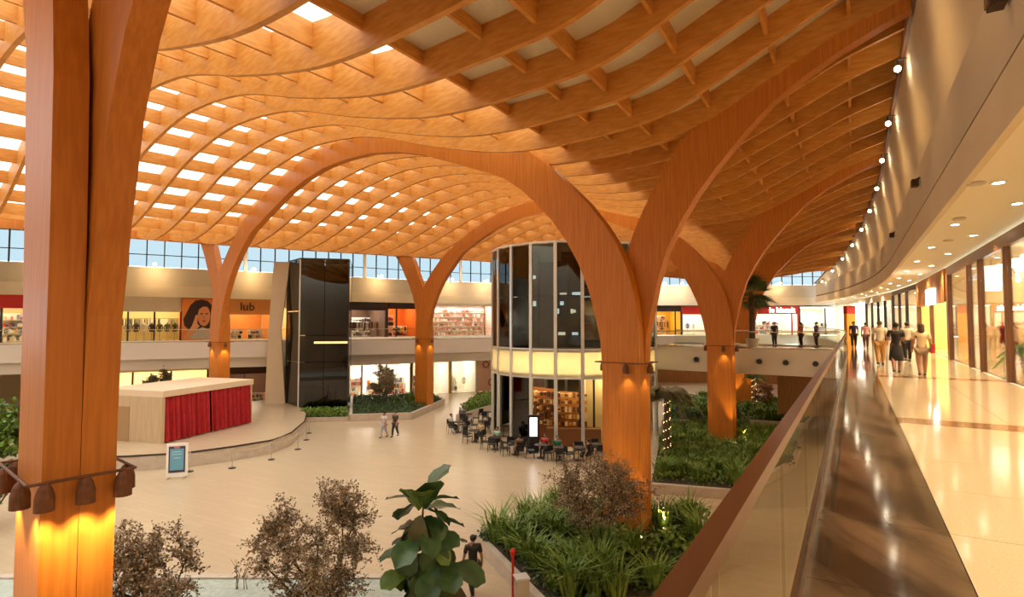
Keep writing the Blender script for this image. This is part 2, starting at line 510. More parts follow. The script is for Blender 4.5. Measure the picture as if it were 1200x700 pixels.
# lamps ringed round the columns at gallery height
shade = None
def ring_lamps(key, n_s, power, detail=True, label=''):
    global shade
    base, e, p, root = COLS[key]
    z = 5.32 if key == 'A' else 6.0
    c = [(1, 1), (1, -1), (-1, -1), (-1, 1)]
    b = MB()
    he, hp = .93, .60
    P = lambda a, o, zz: (base.x + e.x * a + p.x * o, base.y + e.y * a + p.y * o, zz)
    pts = [P(he * a, hp * o, z + .28) for a, o in c]
    for k in range(4):
        b.tube([pts[k], pts[(k + 1) % 4]], .022, 6)
    b.build('lamp_ring', RUSTL, root)
    if shade is None:
        sb = MB()
        prof = [(.115, -.30), (.112, -.12), (.085, -.02), (.05, .035), (.012, .06), (.0, .06)]
        sb.lathe(prof[:5], (0, 0, 0), 14)
        shade = sb.build('column_lamp', RUSTL)
        tag(shade, 'x', 'lamp')
    spots = []
    for o in ((-.42, .02, .45) if n_s > 4 else (0.0,)):
        spots.append((-he, o)); spots.append((he, o))
    for a in ((-.55, .55) if n_s > 4 else (-.3,)):
        spots.append((a, -hp)); spots.append((a, hp))
    for (a, o) in spots:
        q = P(a, o, z + .22)
        l = shade if 'used' not in shade else shade.copy()
        if 'used' in shade: COL.objects.link(l)
        shade['used'] = 1
        l.location = q
        tag(l, 'rust-coloured bell lamp on ring round ' + label, 'lamp', 'bell lamps round ' + label)
        sgn = P(a * (.82 if abs(a) == he else 1), o * (.72 if abs(o) == hp else 1), 3.0)
        spot('lamp_glow', (q[0], q[1], q[2] - .33), sgn, power, size=95, rad=.09)
ring_lamps('A', 6, 105, label='the massive near timber column')
ring_lamps('B', 4, 22, label='the column in the planter with red post')
ring_lamps('C', 4, 28, label='the column before the footbridge')
ring_lamps('F', 4, 50, label='the column behind the stage')
ring_lamps('E', 4, 40, label='the column in the hedge planter')
if 'used' in shade: del shade['used']
for o in bpy.data.objects:
    if 'used' in o: del o['used']
for key in 'BCD':
    base, e, p, root = COLS[key]
    for q, o in ((-1.0, -1.05), (0.9, -1.05), (-1.35, .2)):
        l = (base.x + e.x * q + p.x * o, base.y + e.y * q + p.y * o, .62)
        b = MB(); b.lathe([(.07, 0), (.10, .14), (.10, .2)], (0, 0, 0), 10); b.cur = 1; b.lathe([(.085, .2), (.085, .205)], (0, 0, 0), 10)
        f = b.build('uplight', [DARK, lamp_mat('uplight_lens', (1, .75, .4), 12)]); f.location = (l[0], l[1], .44)
        tag(f, 'small ground uplight at the foot of a timber column', 'uplight', 'uplights at the column feet')
        spot('uplight_glow', (l[0], l[1], .68), (base.x + e.x * q * .55 + p.x * o * .4, base.y + e.y * q * .55 + p.y * o * .4, 4.5), 420, (1, .62, .22), 46, .8)
# ---------------------------------------------------------------- floors and slabs
b = MB(); b.add([(-75, -30, 0), (75, -30, 0), (75, 100, 0), (-75, 100, 0), (-75, -30, -.3), (75, -30, -.3), (75, 100, -.3), (-75, 100, -.3)], [(0, 1, 2, 3), (7, 6, 5, 4), (0, 4, 5, 1), (1, 5, 6, 2), (2, 6, 7, 3), (3, 7, 4, 0)])
struct(b.build('floor', FLOOR), 'peach stone floor of the hall')
def strip_slab(fa, fb, s0, s1, z0, z1, n):
    b = MB(); ss = [s0 + (s1 - s0) * k / n for k in range(n + 1)]
    vs = []
    for s in ss:
        a, c = ST(s, fa(s)), ST(s, fb(s))
        vs += [(*a, z0), (*c, z0), (*c, z1), (*a, z1)]
    fs = []
    for k in range(n):
        i, j = 4 * k, 4 * k + 4
        for q in range(4):
            fs.append((i + q, i + (q + 1) % 4, j + (q + 1) % 4, j + q))
    fs += [(3, 2, 1, 0), (4*n, 4*n+1, 4*n+2, 4*n+3)]
    return b.add(vs, fs)
S0, S1 = -8.0, 82.0
slab = struct(strip_slab(lambda s: T_EDGE(s), lambda s: T_SHOP(s) - .2, S0, S1, 4.75, Z_UP - .03, 40).build('floor', WHITE), 'gallery floor slab with pale terrazzo tiles and dark marble border')
bands = [2.4 + 9.1 * k for k in range(-1, 9)]
cuts = []
for k in range(len(bands) - 1):
    a, c = bands[k] + .32, bands[k + 1] - .32
    m = 6
    cuts += [(a + (c - a) * j / m, a + (c - a) * (j + 1) / m) for j in range(m)]
g = .004
for a, c in cuts:
    strip_slab(lambda s: T_EDGE(s) - .02, lambda s: -.6 + bend(s) + g, a + g, c - g, Z_UP - .03, Z_UP, 1).build('marble_border_slab', MARBLE, slab)
    for f0, f1 in ((-.6, -2.1), (-2.1, -3.6)):
        strip_slab(lambda s: f0 + bend(s) - g, lambda s: f1 + bend(s) + g, a + g, c - g, Z_UP - .03, Z_UP, 1).build('floor_tile', TILE, slab)
for s in bands:
    strip_slab(lambda x: -.6 + bend(x) - g, lambda x: -3.6 + bend(x), s - .32 + g, s + .32 - g, Z_UP - .03, Z_UP, 1).build('floor_band', BANDM, slab)
    strip_slab(lambda x: T_EDGE(x) - .02, lambda x: -.6 + bend(x) + g, s - .32, s + .32, Z_UP - .03, Z_UP, 1).build('marble_border_slab', MARBLE, slab)
# gallery ceiling and the tall fascia above it
struct(strip_slab(lambda s: -1.84 + bend(s), lambda s: T_SHOP(s) - .3, S0, S1, 10.3, 10.5, 40).build('ceiling', CEIL), 'flat warm white ceiling over the gallery')
def fascia_top(s):
    return 18.2 - .0018 * max(0, s - 27) ** 2
def fascia(prof, name, m, parent=None, s0=S0, s1=S1, n=60):
    b = MB(); ss = [s0 + (s1 - s0) * k / n for k in range(n + 1)]
    vs = []; m_ = len(prof)
    for s in ss:
        top = fascia_top(s)
        for t, u in prof:
            z = 10.3 + u if u < 2.4 else 12.7 + (u - 2.4) * (top - 12.7) / 5.3
            vs.append((*ST(s, t + bend(s)), z))
    fs = []
    for k in range(n):
        for q in range(m_):
            a, c = k * m_ + q, k * m_ + (q + 1) % m_
            fs.append((a, c, c + m_, a + m_))
    fs += [tuple(range(m_ - 1, -1, -1)), tuple(n * m_ + q for q in range(m_))]
    b.add(vs, fs)
    return b.build(name, m, parent, smooth=False)
wr = struct(fascia([(-1.9, -.03), (-1.78, -.03), (-1.78, .75), (-1.9, .75)], 'wall_right', CREAM), 'cream bulkhead with rounded cove above the gallery')
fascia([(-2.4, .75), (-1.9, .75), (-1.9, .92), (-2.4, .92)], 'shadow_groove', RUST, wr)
fascia([(-2.4, .92), (-1.85, .92), (-1.85, 2.3), (-2.4, 2.3)], 'bulkhead_band', GREYB, wr)
fascia([(-2.5, 2.3), (-2.15, 2.3), (-2.13, 2.9), (-2.05, 3.7), (-1.93, 4.6), (-1.80, 5.4), (-1.72, 6.3), (-1.72, 6.9), (-2.5, 6.9)], 'cove', CREAM, wr)
fascia([(-1.72, 6.35), (-1.60, 6.35), (-1.60, 6.75), (-1.72, 6.75)], 'edge_trim', RUST, wr)
fascia([(-2.5, 6.9), (-1.72, 6.9), (-1.72, 7.7), (-2.5, 7.7)], 'upper_band', RUST, wr)
# far walls: slab edge, shop line, upper bands, clerestory
SLABE = [(-62, 22), (-44, 36), (-27.8, 45.2), (-8, 53.0), (6, 60.5), (17, 67.5), (30, 70.5)]
SHOPU = [(-66, 27), (-50, 40), (-31, 50.5), (-6.3, 68), (13, 73.5), (44, 73.5)]
SHOPL = [(-64, 24.5), (-47, 38), (-29.5, 48.5), (-6.5, 60.5), (5, 66), (20, 71)]
def poly_strip(pa, pb, z0, z1):
    b = MB(); n = min(len(pa), len(pb)); vs = []
    for a, c in zip(pa, pb):
        vs += [(*a, z0), (*c, z0), (*c, z1), (*a, z1)]
    fs = []
    for k in range(n - 1):
        i, j = 4 * k, 4 * k + 4
        for q in range(4):
            fs.append((i + q, i + (q + 1) % 4, j + (q + 1) % 4, j + q))
    fs += [(3, 2, 1, 0), tuple(4*(n-1)+q for q in range(4))]
    return b.add(vs, fs)
def offs(poly, d):
    out = []
    for k, p in enumerate(poly):
        a = Vector(poly[max(k - 1, 0)]); c = Vector(poly[min(k + 1, len(poly) - 1)])
        e = (c - a).normalized(); out.append((p[0] - e.y * d, p[1] + e.x * d))
    return out
def resample(poly, n):
    P = [Vector(p) for p in poly]; L = [0]
    for a, c in zip(P, P[1:]): L.append(L[-1] + (c - a).length)
    tx = [(l, p.x) for l, p in zip(L, P)]; ty = [(l, p.y) for l, p in zip(L, P)]
    return [(smooth_tab(tx, L[-1] * k / n), smooth_tab(ty, L[-1] * k / n)) for k in range(n + 1)]
SE, SU = resample(SLABE, 28), resample(SHOPU, 28)
fs_ = struct(poly_strip(SE, offs(SU, 6), 4.75, Z_UP).build('floor', WHITE), 'pale upper floor slab round the far side of the hall')
poly_strip(offs(SE, .7), offs(SE, 1.6), 3.85, 4.75).build('recessed_soffit_band', WHITE, fs_)
poly_strip(offs(SE, 1.6), offs(SU, 7), 3.9, 4.0).build('lower_soffit', CEIL, fs_)
wf = struct(poly_strip(SU, offs(SU, 8), 9.95, 10.15).build('wall_far', CEIL), 'cream bulkhead bands above the far shops')
poly_strip(offs(SU, -.6), offs(SU, .2), 9.95, 11.0).build('lower_band', CREAM, wf)
poly_strip(offs(SU, -.2), offs(SU, .3), 11.0, 12.55).build('upper_band', GREYB, wf)
poly_strip(offs(SU, -.35), offs(SU, .3), 12.55, 12.65).build('ledge', CREAM, wf)
win = setting('window_1', 'band of blue clerestory glazing under the roof edge')
ring = resample(SHOPU, 92)
for k in range(92):
    a, c = Vector(ring[k]), Vector(ring[k + 1]); e = (c - a).normalized()
    rz = math.atan2(e.y, e.x); L = (c - a).length
    for z0, z1 in ((12.7, 13.75), (13.8, 16.4)):
        m = MB(); m.box(((a.x + c.x) / 2, (a.y + c.y) / 2, (z0 + z1) / 2), (L - .08, .02, z1 - z0), rz); m.build('pane', CLER, win)
    big = (k % 9 == 0)
    m = MB(); m.box((a.x, a.y, 14.5), (.3 if big else .09, .16, 3.7), rz); m.build('mullion', DARK if not big else WHITE, win)
m = MB()
for k in range(92):
    a, c = Vector(ring[k]), Vector(ring[k + 1]); e = (c - a).normalized()
    m.box(((a.x + c.x) / 2, (a.y + c.y) / 2, 13.775), ((c - a).length + .05, .1, .07), math.atan2(e.y, e.x))
m.build('transom', DARK, win)
# flat roof between the timber edge and the clerestory, and over the shops
b = MB(); n2 = len(out)
RO = resample(SHOPU, n2 - 1)
vs = []
for k, (p, e, z) in enumerate(out):
    q = p + e * .28
    # nearest clerestory direction: march outwards along e
    far = q + e * 11
    vs += [(q.x, q.y, z + .5), (far.x, far.y, 16.4)]
fs = [(2*k, 2*k+1, 2*k+3, 2*k+2) for k in range(n2 - 1)]
LOWR = mat('grey_soffit', (0.42, 0.36, 0.32), .8)
b.add(vs, fs).build('flat_roof', LOWR, roof)
poly_strip(offs(SU, -3.5), offs(SU, 9), 16.4, 16.6).build('shop_roof', LOWR, wf)
m = MB(); m.add([(-80, -30, 17.2), (-20, -30, 17.2), (-42, 22, 17.2), (-62, 30, 17.2)], [(0, 1, 2, 3)]); m.build('flat_roof', LOWR, roof)
m = MB(); m.prism([(24, 66), (44, 62), (60, 76), (20, 80)], 15.2, 15.4); m.build('flat_roof', LOWR, roof)
# closing walls out of view
for nm, p0, p1 in (('wall_back', ST(-8, -14), ST(-8, 44)), ('wall_left', ST(-8, 44), (-66, 27)), ('wall_end', (44, 73.5), ST(82, -12))):
    a, c = Vector(p0), Vector(p1); e = (c - a)
    m = MB(); m.box(((a.x + c.x) / 2, (a.y + c.y) / 2, 9), (e.length, .3, 18), math.atan2(e.y, e.x))
    struct(m.build(nm, CREAM), 'plain cream end wall of the mall')
# hall-level back walls under the upper floors
struct(poly_strip(offs(resample(SHOPL, 28), 7.5), offs(resample(SHOPL, 28), 7.8), 0, 4.0).build('wall_far', CREAM), 'cream hall-level wall behind the far shops')
lw = resample([(6, 76), (20, 72), (31, 70), (41, 66), (44, 62)], 10)
struct(poly_strip(lw, offs(lw, .3), 0, 4.75).build('wall_far', SLATW), 'timber wall at hall level beyond the footbridge')
struct(strip_slab(lambda s: -2.6 + bend(s), lambda s: -2.9 + bend(s), S0, S1, 0, 4.75, 20).build('wall_right', CREAM), 'cream hall-level wall under the gallery')
struct(poly_strip([(-47, 38), (-64, 24.5)], [(-50, 45), (-70, 30)], 0, 4.0).build('wall_left', CREAM), 'cream hall-level wall at the left')
# ---------------------------------------------------------------- glass balustrades
def balustrade(name, label, pts, z, group=None, hw=.11, hh=.07, top=1.08, step=1.5, railm=BRONZE, wide=True):
    root = thing(name, label, 'balustrade', (pts[0][0], pts[0][1], z), 0, group)
    ox, oy = pts[0]
    P = [Vector((p[0] - ox, p[1] - oy)) for p in pts]
    rail, shoe = MB(), MB()
    for a, c in zip(P, P[1:]):
        e = c - a; L = e.length; rz = math.atan2(e.y, e.x)
        mid = (a + c) / 2
        rail.box((mid.x, mid.y, top - hh / 2), (L + .01, hw, hh), rz)
        shoe.box((mid.x, mid.y, .05), (L + .01, .06, .10), rz)
        n = max(1, round(L / step)); w_ = L / n
        for k in range(n):
            q = a + e * ((k + .5) / n)
            m = MB(); m.box((0, 0, 0), (w_ - .018, .02, top - hh - .1), 0)
            o = m.build('pane', RAILG, root); o.location = (q.x, q.y, .1 + (top - hh - .1) / 2); o.rotation_euler = (0, 0, rz)
    rail.build('handrail', railm, root); shoe.build('base_shoe', STEEL, root)
    return root
br0 = 37.4
gp = [ST(s, T_EDGE(s) - .05) for s in [-7.5] + [br0]]
balustrade('gallery_balustrade', 'frameless glass balustrade with bronze handrail along the marble-edged gallery', gp, Z_UP, hw=.06, hh=.055, top=1.125)
# footbridge from the gallery to the pavilion
BR_T1 = 12.0
bp = [ST(br0, T_EDGE(37)), ST(br0 + .8, BR_T1), ST(br0 + 6.5, BR_T1), ST(br0 + 5.6, T_EDGE(43))]
bridge = thing('footbridge', 'white footbridge with a long flat side carrying round dark fittings', 'bridge', (*ST(br0, 6), 0))
ox, oy = ST(br0, 6)
L_ = lambda pts: [(p[0] - ox, p[1] - oy) for p in pts]
MB().prism(L_(bp), 4.45, Z_UP - .02).build('deck', WHITE, bridge)
MB().prism(L_(bp), Z_UP - .02, Z_UP).build('deck_paving', TILE, bridge)
a, c = Vector(bp[0]), Vector(bp[1]); e = (c - a).normalized(); nn = Vector((e.y, -e.x))
if nn.dot(Vector((-1 * a.x, -1 * a.y))) < 0: nn = -nn
for q in (1.6, 3.2, 4.7, 8.6):
    p = a + e * q
    m = MB(); m.tube([(0, 0, 0), (nn.x * .12, nn.y * .12, 0)], .16, 14); m.tube([(nn.x * .1, nn.y * .1, 0), (nn.x * .14, nn.y * .14, 0)], .10, 14)
    o = m.build('round_fitting', DARK, bridge); o.location = (p.x - ox, p.y - oy, 5.25)
balustrade('bridge_balustrade', 'clear glass balustrade along the footbridge before the potted palm', [tuple(Vector(bp[0]) + e * .3 - nn * .1), tuple(Vector(bp[1]) - nn * .1)], Z_UP, hw=.06, hh=.05, railm=STEEL)
balustrade('bridge_balustrade', 'clear glass balustrade along the rear side of the footbridge', [tuple(Vector(bp[3]) + e * .3 + nn * .1), tuple(Vector(bp[2]) + nn * .1)], Z_UP, hw=.06, hh=.05, railm=STEEL)
gp = [ST(s, T_EDGE(s) - .09) for s in (43.2, 50, 57, 64, 71, 78)]
balustrade('gallery_balustrade', 'frameless glass balustrade of the gallery beyond the footbridge', gp, Z_UP, hw=.1)
se = offs(SE, .25)
balustrade('gallery_balustrade', 'low clear glass balustrade on the far upper floor before the lit shops', se[2:24], Z_UP, hw=.05, hh=.04, railm=STEEL, step=1.9)
# wooden soffit of the stair that drops behind the bridge
m = MB()
q0, q1 = ST(44.5, .2), ST(50.5, 3.6)
d_ = Vector(q1) - Vector(q0)
m.prism([ST(44, T_EDGE(44) + .0), ST(44, T_EDGE(44) + 4.2), ST(52, T_EDGE(52) + 1.2), ST(52, T_EDGE(52) - .5)], 1.2, 4.7)
tag(m.build('stair_soffit', SLATW), 'brown timber-clad stair underside below the footbridge end', 'stair')
# ---------------------------------------------------------------- shops
LW = lamp_mat('shop_light_warm', (1, .84, .58), 12)
LC = lamp_mat('shop_light_white', (1, .96, .9), 14)
def hexrgb(r, g, b_):
    f = lambda v: ((v / 255 + .055) / 1.055) ** 2.4 if v > 10 else v / 255 / 12.92
    return (f(r), f(g), f(b_))
def colm(r, g, b_, rough=.6):
    return mat('paint_%d_%d_%d' % (r, g, b_), hexrgb(r, g, b_), rough)
REDS = colm(205, 40, 25); ORNG = colm(225, 120, 40); YEL = colm(235, 190, 60); PINK = colm(240, 200, 185); SHW = colm(240, 232, 215)
BRN = colm(70, 42, 26); BEIGE = colm(225, 190, 140); DBR = colm(45, 28, 20)
def shop(label, a, c, z0, z1, depth, wall, header=None, hh=0.0, posts=(0, 1), postm=DARK, light=LW, goods=None, gcols=(), sign=None, signm=None, glassy=True, open_front=False, seed=1):
    a, c = Vector(a), Vector(c); e = c - a; L = e.length; rz = math.atan2(e.y, e.x)
    root = thing('shop_unit', label, 'shop', (a.x, a.y, z0), rz)
    H = z1 - z0
    MB().bb(0, L, depth, depth + .1, 0, H).build('back_wall', wall, root)
    for x in (0, L):
        MB().bb(x - .05, x + .05, .12, depth, 0, H).build('side_wall', wall, root)
    MB().bb(0, L, .1, depth, -.01, .03).build('shop_floor', TILE, root)
    MB().bb(0, L, .1, depth, H - .12, H - .02).build('shop_ceiling', CEIL, root)
    nl = max(1, int(L / 2.5))
    for k in range(nl):
        x = L * (k + .5) / nl
        MB().bb(x - .8, x + .8, depth * .3, depth * .7, H - .17, H - .13).build('ceiling_light', light, root)
    if header is not None:
        hd = MB().bb(0, L, -.06, .08, H - hh, H).build('sign_band', header, root)
        if sign:
            text_mesh(sign[0], sign[1], signm or LC, hd, (L * sign[2], -.09, H - hh / 2), (math.pi / 2, 0, 0))
    for u in posts:
        MB().bb(L * u - .07, L * u + .07, -.08, .10, 0, H - hh).build('post', postm, root)
    if glassy:
        us = list(posts)
        for u, v in zip(us, us[1:]):
            MB().bb(L * u + .08, L * v - .08, 0, .02, .02, H - hh - .01).build('pane', SHOPG, root)
    # goods: racks with small wares, each rack its own thing
    rg = random.Random(seed)
    if goods:
        for (u, y, wd, ht, kind) in goods:
            x = L * u
            p = Vector((math.cos(rz) * x - math.sin(rz) * y, math.sin(rz) * x + math.cos(rz) * y)) + a
            rack(p, rz, z0 + .03, wd, ht, kind, gcols, rg, label)
    return root
RN = [0]
def rack(p, rz, z, wd, ht, kind, cols, rg, shoplabel):
    RN[0] += 1
    mats = list(cols) or [SHW]
    b = MB()
    where = ' '.join(shoplabel.split(',')[0].split()[:8])
    if kind == 'wall':
        root = thing('display_shelf', 'wall shelf of small wares inside the ' + where, 'shelf', (p.x, p.y, z), rz, 'display shelves in the ' + where)
        MB().bb(-wd / 2, wd / 2, .2, .25, 0, ht).build('back_panel', SHW, root)
        n = max(2, int(ht / .5))
        for k in range(n):
            MB().bb(-wd / 2, wd / 2, -.1, .2, k * ht / n + .02, k * ht / n + .05).build('shelf', SHW, root)
        for k in range(n):
            x = -wd / 2 + .08
            while x < wd / 2 - .2:
                w_ = rg.uniform(.12, .26); h_ = rg.uniform(.16, ht / n - .12)
                b.cur = rg.randrange(len(mats))
                b.bb(x, x + w_, -.08, .15, k * ht / n + .05, k * ht / n + .05 + h_)
                x += w_ + rg.uniform(.05, .14)
        o = b.build('wares', mats, root); o['kind'] = 'stuff'
    elif kind == 'rail':
        root = thing('clothes_rail', 'clothes rail with hanging garments inside the ' + where, 'clothes rail', (p.x, p.y, z), rz, 'clothes rails in the ' + where)
        f = MB()
        for x in (-wd / 2, wd / 2): f.tube([(x, 0, 0), (x, 0, ht)], .025)
        f.tube([(-wd / 2, 0, ht), (wd / 2, 0, ht)], .025); f.build('frame', STEEL, root)
        x = -wd / 2 + .1
        while x < wd / 2 - .05:
            b.cur = rg.randrange(len(mats)); h_ = rg.uniform(.6, 1.0)
            b.bb(x, x + .07, -.22, .22, ht - h_, ht - .06); x += rg.uniform(.09, .13)
        o = b.build('garments', mats, root); o['kind'] = 'stuff'
    elif kind == 'mannequin':
        n = max(1, int(wd / .6))
        for k in range(n):
            x = -wd / 2 + (k + .5) * wd / n
            q = Vector((math.cos(rz) * x, math.sin(rz) * x)) + p
            root = thing('mannequin', 'headless dressed mannequin inside the ' + where, 'mannequin', (q.x, q.y, z), rz, 'mannequins in the ' + where)
            mm = mats[rg.randrange(len(mats))]
            t = MB(); t.lathe([(.02, .02), (.17, .0), (.17, .02), (.02, .03), (.02, .8)], (0, 0, 0), 8); t.build('stand', STEEL, root)
            t = MB(); t.lathe([(.10, .75), (.20, .8), (.17, 1.0), (.13, 1.12), (.19, 1.3), (.20, 1.42), (.06, 1.5), (.045, 1.6), (.01, 1.62)], (0, 0, 0), 10, 1, .6)
            for sx in (-1, 1): t.tube([(sx * .18, 0, 1.42), (sx * .25, .02, 1.15), (sx * .22, .06, .9)], [.055, .045, .035], 6)
            t.build('torso', mm, root, True)
# upper far shops; the shop line follows SU
def on_line(px, tab, lim=None):
    best = None
    d = Vector(((px - 600) / F_PX, 1))
    for a, c in zip(tab, tab[1:]):
        a, c = Vector(a), Vector(c); e = c - a
        det = d.x * (-e.y) + e.x * d.y
        if abs(det) < 1e-9: continue
        k = (a.x * (-e.y) + e.x * a.y) / det; u = (d.x * a.y - d.y * a.x) / det
        if k > 0 and -1e-6 <= u <= 1 + 1e-6 and (best is None or k < best[0]):
            best = (k, d * k)
    return best[1]
SUP = resample(SHOPU, 60); SLP = resample(SHOPL, 60)
U_ = lambda px: on_line(px, SUP)
D_ = lambda px: on_line(px, SLP)
SKIN_W = [colm(60, 45, 40), colm(150, 140, 120), colm(230, 220, 200), colm(90, 100, 70)]
MIXC = [colm(200, 60, 50), colm(70, 60, 60), colm(230, 200, 150), colm(120, 140, 160), colm(240, 235, 225)]
DKC = [colm(40, 34, 30), colm(90, 70, 55), colm(170, 120, 80), colm(210, 200, 190)]
ZU0, ZU1 = Z_UP, 9.95
shop('shoe shop with a red lit sign band', U_(-60), U_(60), ZU0, ZU1, 5, BEIGE, REDS, 1.1, (0, .5, 1), light=LW, goods=[(.3, 3, 4, 2.4, 'wall'), (.75, 3, 4, 2.4, 'wall')], gcols=MIXC, sign=None)
shop('glass boutique with a row of mannequins, beside the portrait poster', U_(118), U_(212), ZU0, ZU1, 4.5, colm(225, 205, 140), CREAM, 1.3, (0, .33, .66, 1), light=LW, goods=[(.62, 1.4, 4.2, 1.6, 'mannequin'), (.5, 3.8, 6, 2.0, 'rail')], gcols=SKIN_W)
shop('blank shopfront behind the portrait poster', U_(213), U_(252), ZU0, ZU1, 3, ORNG, ORNG, 1.2, (0, 1), glassy=False)
shop('orange-walled club shop with dark lettering', U_(253), U_(318), ZU0, ZU1, 4, colm(232, 160, 80), colm(225, 150, 75), 1.5, (0, 1), light=LW, sign=('lub', 1.1, .55), signm=DBR, glassy=False, goods=[(.4, 2, 1.5, .9, 'wall'), (.8, 2, 1.5, .9, 'wall')], gcols=DKC)
shop('vacant pale unit hidden behind the lift tower', U_(319), U_(408), ZU0, ZU1, 4, BEIGE, CREAM, .8, (0, .5, 1))
shop('dark fashion shop with a black sign band', U_(409), U_(452), ZU0, ZU1, 5, colm(130, 95, 70), DBR, .9, (0, 1), postm=BRN, light=LC, glassy=False, goods=[(.3, 2.0, 2.2, 1.7, 'rail'), (.75, 2.2, 2.0, 1.7, 'rail'), (.5, 4.2, 4.5, 2.2, 'wall')], gcols=DKC)
shop('orange and yellow sweets shop next to the dark fashion shop', U_(454), U_(489), ZU0, ZU1, 4, ORNG, DBR, .7, (0, .3, 1), postm=BRN, light=LW, glassy=False, goods=[(.25, 1.5, 1.0, 2.4, 'wall'), (.7, 2.5, 2.0, 1.2, 'wall')], gcols=[YEL, DBR, REDS])
shop('bright shop with a full wall of tiny wares, pale pink', U_(502), U_(579), ZU0, ZU1, 3.2, PINK, SHW, .25, (0, .05, 1), light=LC, goods=[(.28, 2.4, 3.9, 3.4, 'wall'), (.74, 2.4, 3.9, 3.4, 'wall')], gcols=[colm(200, 120, 90), colm(230, 190, 150), colm(150, 110, 90), colm(245, 225, 205), colm(220, 150, 140)])
shop('dim unit behind the pavilion top', U_(580), U_(758), ZU0, ZU1, 4, BEIGE, CREAM, .8, (0, .25, .5, .75, 1))
shop('brown-framed cafe with a glowing yellow interior, upstairs', U_(760), U_(798), ZU0, ZU1 - .1, 5, YEL, DBR, .7, (0, .2, .82, 1), postm=BRN, light=LW, glassy=False, goods=[(.5, 2.5, 2.4, 1.8, 'rail'), (.5, 4.5, 3, 2.6, 'wall')], gcols=[colm(200, 130, 50), colm(120, 70, 40), colm(230, 190, 120)])
shop('white shop with a red banner, behind the column before the bridge', U_(799), U_(882), ZU0, ZU1 - .1, 4, SHW, REDS, 1.1, (0, .4, 1), light=LC, goods=[(.2, 2.5, 1.6, 2, 'mannequin'), (.7, 3, 4, 2, 'wall')], gcols=[colm(120, 110, 160), colm(90, 130, 90), colm(220, 220, 220)])
shop('red-fronted household store with white lettering', U_(884), U_(936), ZU0, ZU1 - .1, 5, SHW, REDS, 1.05, (0, .84, .98), postm=REDS, light=LC, glassy=False, goods=[(.3, 3, 3, 1.9, 'wall'), (.6, 3, 2, 1.9, 'wall')], gcols=MIXC, sign=('le biscuit', .95, .62))
shop('white glazed store with dark frames next to the red store', U_(937), U_(985), ZU0, ZU1 - .1, 5, SHW, SHW, .2, (0, .62, 1), light=LC, goods=[(.35, 2.5, 1.5, 1.6, 'mannequin'), (.8, 2.5, 1.5, 1.6, 'wall')], gcols=MIXC)
# lower far shops
ZL1 = 3.88
shop('yellow-lit restaurant at hall level behind the stage box', D_(60), D_(245), 0, ZL1, 6, colm(238, 222, 180), CREAM, .4, (0, .25, .5, .75, 1), light=LW, glassy=False, goods=[(.35, 3, 3, 1.0, 'wall'), (.6, 3, 3, 1.0, 'wall'), (.85, 3, 3, 1.3, 'wall')], gcols=DKC)
shop('dark brown restaurant with wood screens, next to the lift tower', D_(268), D_(324), 0, ZL1, 6, colm(95, 60, 38), BRN, .9, (0, .35, 1), postm=BRN, light=LW, glassy=False, goods=[(.4, 2, 1.5, .9, 'wall'), (.75, 2, 1.5, .9, 'wall')], gcols=[SHW, ORNG, DBR])
shop('white and orange snack shop behind the hedge planter', D_(395), D_(482), 0, ZL1, 5, SHW, colm(240, 225, 205), .5, (0, .33, .66, 1), light=LC, glassy=False, goods=[(.25, 2.5, 2.5, 2.0, 'wall'), (.6, 2.5, 2.0, 1.6, 'wall'), (.88, 2.0, 1.6, 1.8, 'wall')], gcols=[ORNG, colm(180, 60, 40), colm(110, 110, 130), SHW])
shop('white shop with a yellow doorway portal', D_(484), D_(528), 0, ZL1, 5, SHW, YEL, .45, (0, .97), postm=YEL, light=LC, glassy=False, goods=[(.45, 2.5, 2.2, 1.9, 'wall')], gcols=[colm(120, 110, 150), colm(90, 80, 110), colm(220, 210, 220)])
shop('white glazed shop with a dark figure panel', D_(529), D_(558), 0, ZL1, 4.5, SHW, SHW, .3, (0, 1), postm=STEEL, light=LC, goods=[(.3, 2.2, 1.4, 1.8, 'wall'), (.75, 1.8, .6, 1.6, 'mannequin')], gcols=[colm(90, 75, 60), SHW])
pw = shop('pale pink wall with round painted wreaths beside the pavilion', D_(559), D_(640), 0, ZL1, 3, PINK, PINK, 3.8, (0, 1), glassy=False)
for u, v, r_ in ((.12, 3.0, .34), (.2, 1.0, .36), (.36, 2.0, .2), (.3, .5, .2)):
    m = MB()
    for k in range(14):
        th = 2 * math.pi * k / 14
        m.box((math.cos(th) * r_, 0, math.sin(th) * r_), (.16, .03, .12), 0)
    o = m.build('wreath_relief', colm(150, 80, 60), pw); Lw = (D_(640) - D_(559)).length; o.location = (Lw * u, -.08, v)
